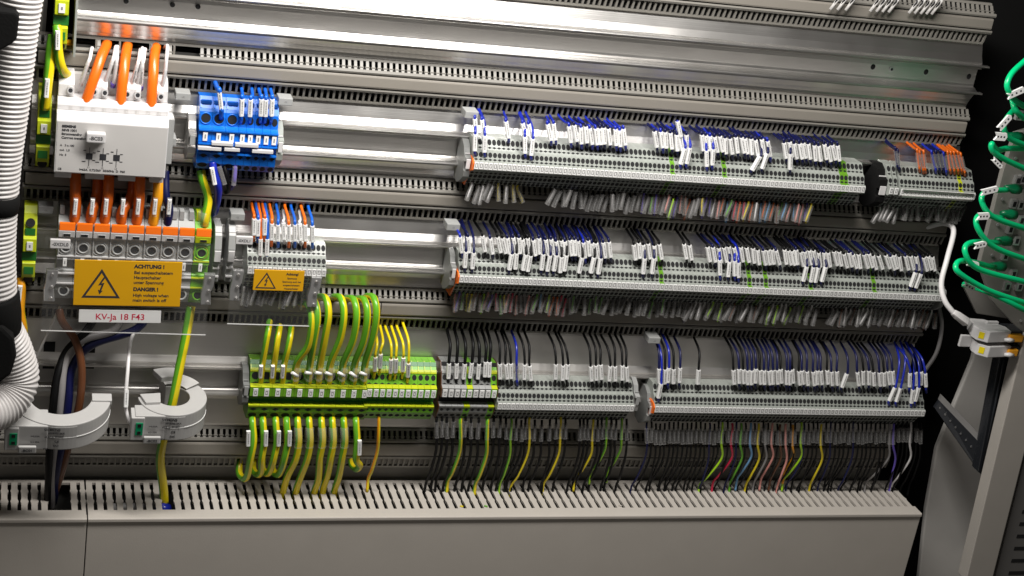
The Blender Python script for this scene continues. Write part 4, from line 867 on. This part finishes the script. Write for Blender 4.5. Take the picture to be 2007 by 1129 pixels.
# ------------------------------------------------------------------ single earth terminals on the left edge
def edge_terminal(px, py, label, s_=1.0):
    q = P(px, py, 40); t = thing('earth_terminal', (q.x, 0, q.z), label, 'terminal block', 'single earth terminals at the left edge'); w_ = 6.6*s_
    m = MB(); m.prism([(8, q.z+40), (22, q.z+40), (30, q.z+34), (36, q.z+24), (38, q.z+12), (42, q.z+10), (42, q.z-4), (36, q.z-6), (36, q.z-16), (40, q.z-18), (38, q.z-34), (30, q.z-42), (8, q.z-42)], q.x-w_, q.x+w_)
    m.build('body', 'pe_yellow', t, bevel=0.5)
    k = MB(); k.box(q.x-w_*0.75, q.x+w_*0.75, 34, 38.6, q.z+13, q.z+20); k.box(q.x-w_*0.7, q.x+w_*0.7, 39, 40.4, q.z-30, q.z-22); k.box(q.x-w_-0.6, q.x+w_+0.6, 10, 37, q.z-15.5, q.z-6.5); k.build('recess', 'pe_darkgreen', t)
    k = MB(); k.disc(pv(q.x, 36, q.z+26), (0, -1, 0.3), 4.6, 4.6, (1, 0, 0), 1.6, 0, 16); k.build('entry_hole', 'hole', t); k = MB(); k.disc(pv(q.x, 36, q.z-37), (0, -1, -0.3), 4.8, 4.6, (1, 0, 0), 0.6, 0, 16); k.build('entry_hole', 'hole', t)
    k = MB(); k.box(q.x-3, q.x+3, 42, 43.2, q.z-2, q.z+7); k.box(q.x-0.8, q.x+0.8, 43.2, 43.3, q.z+1, q.z+4, 1); k.build('marker', ['white_label', 'grey_ink'], t)
    return t
edge_terminal(121, 20, 'yellow-green earth terminal at the top left corner of the panel')
edge_terminal(86, 255, 'yellow-green earth terminal left of the white module')
edge_terminal(58, 485, 'yellow-green earth terminal left of the lever terminals')
o = cable([P(112, 52, 38), P(113, 66, 42), P(114, 100, 44), P(121, 132, 40), P(134, 148, 22), P(146, 138, 0)], 4.7, 'wire_yellow', 'green-yellow cable hooking from the top left earth terminal into the duct', stripe='wire_green', k=14, phase=1.3)
put_sleeve(o, P(113, 62, 50), P(112.5, 95, 50), SL_W)
o = cable([P(104, 70, 30), P(100, 95, 36), P(97, 130, 42), P(92, 175, 43), P(88, 212, 38)], 5.0, 'wire_yellow', 'green-yellow cable running down into the earth terminal left of the white module', stripe='wire_green', k=14, phase=1.3, twist=0.6)
put_sleeve(o, P(93, 155, 50), P(90.5, 190, 49), SL_CL); put_sleeve(o, P(93, 157, 51), P(90.5, 188, 51), SL_W)
o = cable([P(40, 545, 30), P(42, 575, 38), P(40, 610, 42), P(46, 650, 40), P(40, 700, 20)], 4.6, 'wire_yellow', 'green-yellow cable hanging below the lowest single earth terminal', stripe='amber', k=14)
put_sleeve(o, P(40, 558, 50), P(36, 594, 50), SL_W)
cable([P(124, 84, 30), P(132, 83, 26), P(142, 84, 2)], 3.0, 'amber', 'short amber cable stub at the top left earth terminal')
q = P(148, 30, 25); k = MB(); k.box(q.x-1.2, q.x+1.2, 8, 42, q.z-38, q.z+40); tag(k.build('end_plate', 'term_grey', bevel=0.4), 'grey end plate right of the top left earth terminal', 'end plate')

# ------------------------------------------------------------------ ring current transformers
def arc(c, r, a0, a1, n): return [(c.x+r*math.cos(math.radians(a0+(a1-a0)*i/n)), -c.y-r*math.sin(math.radians(a0+(a1-a0)*i/n))) for i in range(n+1)]
def ring_ct(cpx, D, ri, ro, H, tilt, a0, a1, label, plate, full):
    """a0..a1 in degrees seen from above, 0 = right, 90 = towards the wall, -90 = towards the viewer"""
    c = P(cpx[0], cpx[1], D); t = thing('ring_transformer', c, label, 'current transformer', 'white ring current transformers')
    parts = []
    m = MB(); m.slab(arc(c, ro, a0, a1, 40)+arc(c, ri, a1, a0, 40), c.z-H, c.z); parts.append(m.build('ring_body', 'ring_white', t, bevel=1.2))
    m = MB(); m.slab(arc(c, ro+0.5, -150, -2, 30)+arc(c, ro-1, -2, -150, 30), c.z-H*0.50-0.5, c.z-H*0.50+0.5); parts.append(m.build('seam_line', 'white_label', t))
    x0 = c.x-ro*(1.0 if full else 0.92)
    m = MB(); m.box(x0-4, c.x-ro*0.25, D+ro*0.42, D+ro*0.99, c.z-H, c.z-1.5); parts.append(m.build('connector_block', 'ring_white', t, bevel=1.2))
    m = MB(); m.box(x0-8, x0+6, D+ro*0.5, D+ro*1.04, c.z-H+1, c.z-3); parts.append(m.build('terminal_corner', 'ring_white', t, bevel=1.0))
    m = MB(); m.box(x0-3, x0+4.5, D+ro*1.04, D+ro*1.04+0.6, c.z-H*0.75, c.z-H*0.28); parts.append(m.build('green_socket', 'socket_green', t))
    m = MB(); m.box(x0-1, x0+2.6, D+ro*1.04+0.6, D+ro*1.04+0.9, c.z-H*0.44, c.z-H*0.32); m.box(x0-1, x0+2.6, D+ro*1.04+0.6, D+ro*1.04+0.9, c.z-H*0.71, c.z-H*0.60); parts.append(m.build('socket_hole', 'hole', t))
    fD = D+ro*1.0
    m = MB(); m.box(x0+6, x0+24, fD+1.4, fD+5.0, c.z-H-1, c.z-H+7.5); parts.append(m.build('name_plate', 'ring_white', t, bevel=1.2))
    parts.append(text(t, plate, 4.2, x0+15, fD+5.1, c.z-H+1.6, 'ink', align='CENTER', bold=0.06))
    cx = c.x-ro*0.25
    m = MB(); m.slab(arc(c, ro+0.35, -128, -72, 12)+arc(c, ro-0.5, -72, -128, 12), c.z-H+1.5, c.z-2.6); parts.append(m.build('type_sticker', 'ring_white', t))
    yf = D+ro+0.5
    for s_, dx_, dz, sz in (('SIEMENS', 2, -6.4, 4.4), ('5SV8702-2KK', 6, -10.2, 3.0), ('I=0,03A', -11, -14, 2.8), ('cULus', 3, -14.8, 3.6), ('50/60Hz', 13, -14, 2.6), ('CE', 13, -20.4, 3.8), ('0,3-35A', -11, -21, 2.8), ('EAC', 12, -25.5, 3.0), ('IP20', 2, -29, 2.8)):
        parts.append(text(t, s_, sz, cx+dx_-6, yf, c.z+dz*H/30, 'ink', bold=0.06))
    if full:
        m = MB(); m.slab(arc(c, ro*1.0, 35, 112, 12)+arc(c, ri*1.02, 112, 35, 12), c.z+0.2, c.z+1.0); 
        for v in m.v: v.z += max(0, (v.y-c.y))*0.12
        parts.append(m.build('hinge_clip', 'ring_white', t, bevel=0.4))
        m = MB(); m.slab(arc(c, ro*1.12, 78, 118, 8)+arc(c, ri*1.25, 118, 78, 8), c.z+3, c.z+10); parts.append(m.build('upper_clip', 'ring_white', t, bevel=1.0))
        m = MB(); m.slab([(c.x-ro*0.95, D+2), (c.x-ri*0.7, D-1), (c.x-ri*0.75, D+ri*0.9), (c.x-ro*0.8, D+ro*0.5)], c.z-6, c.z+3.5); parts.append(m.build('left_step', 'ring_white', t, bevel=1.0))
    else:
        m = MB(); m.slab([(c.x+ri, D-3), (c.x+ro+0.6, D-3), (c.x+ro+0.6, D+10), (c.x+ri, D+10)], c.z-4, c.z+2.2); parts.append(m.build('hinge_step', 'ring_white', t, bevel=0.8))
    t.rotation_euler = (tilt, 0, 0)
    return t
ring_ct((338, 776), 62, 18.5, 37, 33, math.radians(7), 108, -176, 'smaller white ring transformer around the green-yellow cable, plate -BC02', '-BC02', True)
ring_ct((119, 776), 66, 32, 52, 32, math.radians(9), 4, -180, 'larger white half ring transformer around four thick cables, plate -BC01', '-BC01', False)
for j, (pts, r, c, lb, st) in enumerate((
    ([P(116, 606, 34), P(122, 630, 40), P(148, 668, 46), P(160, 720, 56), P(156, 790, 62), P(140, 850, 60), P(122, 920, 50), P(104, 975, 36)], 4.2, 'wire_brown', 'thick brown cable passing through the larger ring transformer', None),
    ([P(188, 618, 30), P(168, 650, 34), P(130, 690, 40), P(112, 740, 54), P(104, 800, 62), P(98, 870, 58), P(96, 935, 48), P(92, 1010, 36)], 4.4, 'wire_black', 'thick black cable passing through the larger ring transformer', None),
    ([P(240, 618, 30), P(222, 648, 32), P(160, 668, 36), P(128, 710, 46), P(120, 770, 58), P(113, 840, 60), P(104, 930, 48), P(100, 1000, 36)], 4.2, 'wire_grey', 'thick grey cable passing through the larger ring transformer', None),
    ([P(290, 620, 30), P(262, 648, 30), P(180, 676, 34), P(142, 720, 44), P(134, 790, 58), P(125, 850, 60), P(112, 930, 48), P(104, 985, 34)], 4.6, 'wire_navy', 'thick dark blue cable passing through the larger ring transformer', None),
    ([P(374, 600, 36), P(366, 650, 42), P(352, 720, 54), P(338, 790, 62), P(322, 850, 60), P(314, 900, 50), P(320, 955, 40), P(322, 985, 38)], 5.0, 'wire_yellow', 'green-yellow cable passing through the smaller ring transformer', 'wire_green'),
    ([P(118, 600, 20), P(90, 660, 26), P(62, 720, 30)], 1.4, 'wire_white', 'thin pale wire slanting down left below the lever terminals', None),
    ([P(272, 634, 24), P(256, 670, 40), P(250, 730, 66), P(246, 790, 78), P(252, 822, 84), P(262, 838, 84)], 2.0, 'wire_white', 'thin white wire with clear tag into the smaller ring transformer', None),
    ([P(60, 820, 90), P(26, 838, 98), P(14, 852, 104), P(34, 862, 108)], 2.0, 'wire_white', 'thin white wire into the larger ring transformer', None))):
    o = cable(pts, r, c, lb, stripe=st, k=14, phase=1.4)
    if j == 6: put_sleeve(o, P(249, 756, 74), P(247, 800, 82), SL_CL); put_sleeve(o, P(248, 765, 77), P(246.5, 797, 83), SL_W)

# ------------------------------------------------------------------ white corrugated conduit on the left
def conduit(pts, R, label, pitch=4.8, amp=2.0):
    p = curve([Vector(x) for x in pts], 60); L = [0]
    for a, b_ in zip(p[:-1], p[1:]): L.append(L[-1]+(b_-a).length)
    out = []; rs = []; step = pitch/6; s_ = 0; i = 0
    while s_ < L[-1]:
        while L[i+1] < s_: i += 1
        t_ = (s_-L[i])/(L[i+1]-L[i]); out.append(p[i].lerp(p[i+1], t_))
        ph = (s_/pitch) % 1; rs.append(R+amp*(0.5 if ph < 0.62 else -0.5) if True else R); s_ += step
    rs = [(rs[max(0, j-1)]+2*rs[j]+rs[min(len(rs)-1, j+1)])/4 for j in range(len(rs))]
    m = MB(); m.tube(out, rs, 40); return tag(m.build('corrugated_conduit', 'conduit_white'), label, 'conduit', 'white corrugated conduits at the left edge')
conduit([P(45, -60, 120), P(31, 40, 120), P(12, 200, 120), P(-5, 330, 120), P(-14, 470, 120), P(-12, 560, 120), P(-8, 640, 112)], 21.0, 'long white corrugated conduit running down the left edge')
conduit([P(-20, 600, 118), P(-2, 640, 112), P(22, 690, 105), P(34, 745, 104), P(10, 790, 118), P(-40, 812, 140), P(-90, 800, 150)], 21.0, 'white corrugated conduit bending back left above the larger ring transformer')
def band(p0, p1, R, label):
    a, b_ = P(*p0), P(*p1); m = MB(); m.tube([a+(b_-a)*t_ for t_ in (0, 0.05, 0.5, 0.95, 1)], [R-1.4, R, R+0.8, R, R-1.4], 32); tag(m.build('cable_strap', 'velcro'), label, 'strap', 'black straps around the conduit')
band((-11, 574, 120), (-6, 648, 113), 24.0, 'broad black strap around the conduit above its elbow')
band((-9, 378, 120), (-12, 412, 120), 23.0, 'narrow black strap around the upright conduit')
m = MB(); pp = [P(-30, 15, 150), P(30, 22, 150), P(38, 30, 150), P(33, 74, 150), P(22, 84, 150), P(0, 96, 150), P(-30, 110, 150)]
m.plate([(p_.x, p_.z) for p_ in pp], 135, 156); tag(m.build('conduit_clamp', 'velcro', bevel=2), 'black clamp block over the conduit in the top left corner', 'clamp')
m = MB(); pp = [P(-40, 655, 146), P(4, 640, 146), P(26, 662, 146), P(32, 700, 146), P(22, 735, 146), P(2, 750, 146), P(-40, 772, 146)]
m.plate([(p_.x, p_.z) for p_ in pp], 130, 146); tag(m.build('cable_strap', 'velcro', bevel=4), 'black strap hanging over the elbow of the lower conduit', 'strap', 'black straps around the conduit')

# ------------------------------------------------------------------ right side: green patch cords, boxes, cabinet frame
GC = [([(2040, 95), (2007, 121), (1983, 144), (1974, 165), (1978, 181), (1990, 197), (2007, 208), (2040, 222)], 130),
      ([(1982, 186), (1985, 199), (1990, 215), (2007, 231), (2040, 250)], 120),
      ([(1990, 212), (1975, 230), (1967, 248), (1978, 270), (2007, 284), (2040, 296)], 122),
      ([(2040, 292), (1978, 291), (1955, 294), (1944, 282), (1946, 296), (1969, 312), (2007, 330), (2040, 345)], 128),
      ([(1975, 372), (1932, 376), (1925, 397), (1947, 425), (2007, 447), (2040, 458)], 126),
      ([(1965, 428), (1920, 422), (1916, 447), (1947, 483), (2007, 507), (2040, 516)], 130),
      ([(1960, 475), (1902, 476), (1892, 496), (1918, 527), (2007, 552), (2040, 562)], 134),
      ([(1950, 524), (1889, 511), (1873, 522), (1885, 539), (1937, 569), (2007, 593), (2040, 604)], 138),
      ([(1887, 557), (1937, 573), (2007, 607), (2040, 625)], 132)]
for i, (pts, D) in enumerate(GC):
    n = len(pts)
    cable([P(px, py, D-14+28*math.sin(math.pi*k/(n-1))) for k, (px, py) in enumerate(pts)], 3.3, 'patch_green', 'bright green patch cord bulging out at the right edge, %s from the top' % ORD[i], 'cable', 'green patch cords', name='green_cord', k=12)
for i, (px, py, rz, l, h_) in enumerate(((1992, 182, 0.5, 22, 7), (1970, 240, 1.0, 20, 7), (1962, 268, 0.0, 16, 9), (1940, 374, 0.3, 22, 7), (1928, 424, 0.1, 16, 8), (1922, 480, 0.3, 16, 7), (1908, 518, -0.2, 16, 7), (1900, 562, -0.4, 18, 5), (1955, 320, -0.6, 18, 5))):
    q = P(px, py, 146); c, s_ = math.cos(rz), math.sin(rz); f = lambda x, z: (q.x+x*c-z*s_, q.z+x*s_+z*c)
    m = MB(); m.plate([f(-l/2, -h_/2), f(l/2-2, -h_/2), f(l/2, 0), f(l/2-2, h_/2), f(-l/2, h_/2), f(-l/2+3, 0)], 144, 146.5)
    for x in (-l/4, 0, l/4): m.plate([f(x-1, -1), f(x+1, -1), f(x+1, 1), f(x-1, 1)], 146.5, 146.6, 1)
    tag(m.build('cord_flag', ['white_label', 'ink'], bevel=0.0), 'white flag label on a green patch cord, %s from the top' % ORD[i], 'flag label', 'white flags on the green cords')
pp = [P(2060, 240, 96), P(1992, 262, 96), P(1968, 330, 96), P(1920, 520, 96), P(1945, 590, 96), P(2010, 660, 96), P(2060, 690, 96)]
t = thing('socket_board', pp[3], 'grey metal patch panel with sockets behind the green cords', 'patch panel')
m = MB(); m.plate([(p_.x, p_.z) for p_ in pp], 88, 96); m.build('plate', 'plate_grey', t, bevel=0.6)
for px, py in ((1995, 225), (1998, 268), (1992, 352), (1985, 398), (1978, 448), (1968, 500), (2000, 430), (1990, 470), (1984, 535), (1998, 400), (2002, 350), (1996, 560), (1972, 560)):
    q = P(px, py, 97); m = MB(); m.box(q.x-4, q.x+4, 96, 101, q.z-5.5, q.z+5.5, 0); m.box(q.x-2.4, q.x+2.4, 101, 101.3, q.z-3.4, q.z+3.4, 1); m.build('socket', ['zinc', 'hole'], t, bevel=0.4)
for px, py in ((1964, 390), (1955, 440), (1944, 500), (1990, 310), (1988, 590), (2000, 628)):
    q = P(px, py, 97); m = MB(); m.disc(q, (0, -1, 0), 1.8, 1.8, (1, 0, 0), 1.4, 0, 12); m.build('screw', 'zinc', t)
for i, (px, py) in enumerate(((1990, 268), (1986, 370), (1978, 420), (1968, 472), (1956, 522))):
    a = P(px, py, 112); m = MB(); m.tube([a+Vector((-12, 0, 1)), a+Vector((-6, 0, 1)), a, a+Vector((9, 2, -1))], [2.6, 4.0, 6.2, 6.0], 10); tag(m.build('cord_plug', 'patch_plug'), 'dark green plug of a patch cord in the panel, %s from the top' % ORD[i], 'plug', 'dark green plugs')
o = cable([P(1812, 446, 12), P(1850, 438, 22), P(1869, 452, 40), P(1857, 505, 66), P(1845, 555, 80), P(1852, 590, 92), P(1872, 617, 100)], 3.3, 'wire_white', 'white network cable curving down right of the middle strip', name='network_cable')
m = MB(); m.tube([P(1868, 612, 99), P(1876, 618, 101), P(1895, 632, 104)], [4.2, 5.6, 6.4], 4, phase=0.7); m.build('plug', 'wire_white', o, bevel=0.8)
m = MB(); m.tube([P(1892, 630, 104), P(1904, 640, 105)], [5.2, 5.2], 4, phase=0.7); m.build('plug_tip', 'clear_sleeve', o)
cable([P(1840, 600, 20), P(1846, 640, 26), P(1836, 690, 24), P(1812, 728, 10)], 2.6, 'wire_grey', 'grey cable hanging behind the network cable at the right edge of the ducts')
for i, (dy_, lb) in enumerate(((0, 'upper of two stacked off-white adapter boxes with yellow sticker'), (29, 'lower of two stacked off-white adapter boxes with yellow sticker'))):
    c = P(1936, 640+dy_, 112); t = thing('adapter_box', c, lb, 'adapter box', 'off-white adapter boxes')
    pl_ = [(-18, -2), (-11, -24), (8, -22), (26, -2), (26, 12), (-6, 16), (-17, 8)]
    m = MB(); m.slab([(c.x+x_, 112+d_) for x_, d_ in pl_], c.z-14.5, c.z); m.build('body', 'white_plastic', t, bevel=0.9)
    m = MB(); m.hexa([pv(c.x-15.6, 120.2-112+112.4-112+112, c.z-11), pv(c.x-10.6, 124.6, c.z-11), pv(c.x-10.6, 124.6, c.z-3), pv(c.x-15.6, 120.6, c.z-3), pv(c.x-15.9, 121.4, c.z-11), pv(c.x-10.9, 125.2, c.z-11), pv(c.x-10.9, 125.2, c.z-3), pv(c.x-15.9, 121.4, c.z-3)]); m.build('sticker', 'wire_yellow', t)
    m = MB(); m.tube([pv(c.x+17, 127, c.z-10), pv(c.x+22, 130, c.z-9), pv(c.x+29, 128, c.z-10)], [2.2, 3.0, 2.2], 8); m.build('latch', 'white_plastic', t)
    m = MB(); m.box(c.x-32 if i else c.x+4, c.x-16 if i else c.x+20, 100, 104, c.z-12 if i else c.z-8, c.z+3 if i else c.z+3); m.build('tab', 'white_plastic', t, bevel=0.8)
    m = MB(); m.box(c.x+26, c.x+44, 98, 122, c.z-13, c.z-1); m.build('dark_socket', 'black_rail', t, bevel=0.6)
for (px, py, w_, lb) in ((1990, 664, 10, 'amber plastic block right of the upper adapter box'), (1984, 692, 7, 'amber plug right of the lower adapter box')):
    q = P(px, py, 126); m = MB(); m.box(q.x-w_, q.x+w_, 112, 128, q.z-4, q.z+5); tag(m.build('amber_plug', 'brass_orange', bevel=1.5), lb, 'plug')
pp = [P(1888, 560, 60), P(1950, 575, 60), P(1975, 625, 60), P(1915, 615, 60)]; m = MB(); m.plate([(p_.x, p_.z) for p_ in pp], 54, 60); tag(m.build('grey_bracket', 'plate_grey', bevel=1), 'dim grey bracket behind the lowest green cords', 'bracket')
# cabinet side panel, rail, strut, frame post, vent panel
pp = [P(1920, 655, 10), P(1906, 708, 10), P(1868, 800, 10), P(1836, 880, 10), P(1815, 1000, 10), P(1796, 1180, 10), P(2080, 1180, 10), P(2080, 655, 10)]
m = MB(); m.plate([(p_.x, p_.z) for p_ in pp], 2, 10); o = m.build('cabinet_wall', 'cabinet_grey', bevel=2); tag(o, 'light grey steel cabinet side panel in the lower right corner', 'cabinet panel')
pp = [P(1960, 700, 96), P(1992, 700, 96), P(1940, 944, 96), P(1917, 925, 96)]; t = thing('black_rail', pp[0], 'upright black metal rail beside the grey frame post', 'rail')
m = MB(); m.plate([(p_.x, p_.z) for p_ in pp], 80, 96); m.build('rail_body', 'black_rail', t, bevel=0.8)
a, e = P(1968, 704, 98), P(1924, 926, 98); m = MB(); m.tube([a, e], 1.6, 6); m.build('ridge', 'black_rail', t)
for k_ in range(5):
    q = P(1950-9*k_+14, 790+k_*34, 97); m = MB(); m.disc(q, (0, -1, 0), 1.6, 1.6, (1, 0, 0), 1.2, 0, 10); m.build('screw', 'dull_metal', t)
pp = [P(1842, 786, 40), P(1926, 874, 88), P(1920, 926, 88), P(1832, 800, 40)]; t = thing('strut', pp[0], 'slanting black steel strut with a row of holes, right of the bottom strip', 'strut')
m = MB(); th_ = Vector((0, 5, 0)); m.hexa(pp+[p_+th_ for p_ in pp]); m.build('bar', 'black_rail', t, bevel=0.5)
m = MB(); lipv = Vector((4, 4, 6)); m.hexa([pp[0], pp[1], pp[1]+lipv, pp[0]+lipv, pp[0]+th_, pp[1]+th_, pp[1]+lipv+th_, pp[0]+lipv+th_]); m.build('flange', 'post_grey', t)
for k_ in range(8):
    u_ = 0.06+k_*0.118; ct = (pp[0]*0.5+pp[3]*0.5).lerp(pp[1]*0.5+pp[2]*0.5, u_); m = MB(); m.disc(ct, (0, -1, 0), 1.3, 1.3, (1, 0, 0), 0.7, 0, 10); m.build('rivet', 'zinc', t)
pp = [P(2007, 665, 125), P(1893, 1140, 125), P(1944, 1140, 125), P(2030, 800, 125), P(2060, 665, 125)]; m = MB(); m.plate([(p_.x, p_.z) for p_ in pp], 104, 125); tag(m.build('frame_post', 'post_light', bevel=1.2), 'light grey slanting frame post at the lower right edge', 'post')
pp = [P(2035, 800, 120), P(1948, 1150, 120), P(2100, 1150, 120), P(2100, 800, 120)]; t = thing('vent_panel', pp[1], 'dark slotted vent panel in the lower right corner', 'vent panel')
m = MB(); m.plate([(p_.x, p_.z) for p_ in pp], 96, 118); m.build('plate', 'post_grey', t)
for k_ in range(9):
    y_ = 955+k_*24; q = P(2005-(y_-955)*0.22+9, y_, 118); m = MB(); m.box(q.x, q.x+30, 117.5, 118.4, q.z-2.6, q.z+2.6); m.build('vent_slot', 'hole', t)

flush_stuff('tails', 'wire_tails', 'many short wires with clear tags under the terminal strips', 'wires')
flush_stuff('drops', 'drop_wires', 'many thin black wires falling from the bottom strips into the big duct', 'wires')
for ob in list(bpy.data.objects):
    if '_org' in ob: del ob['_org']
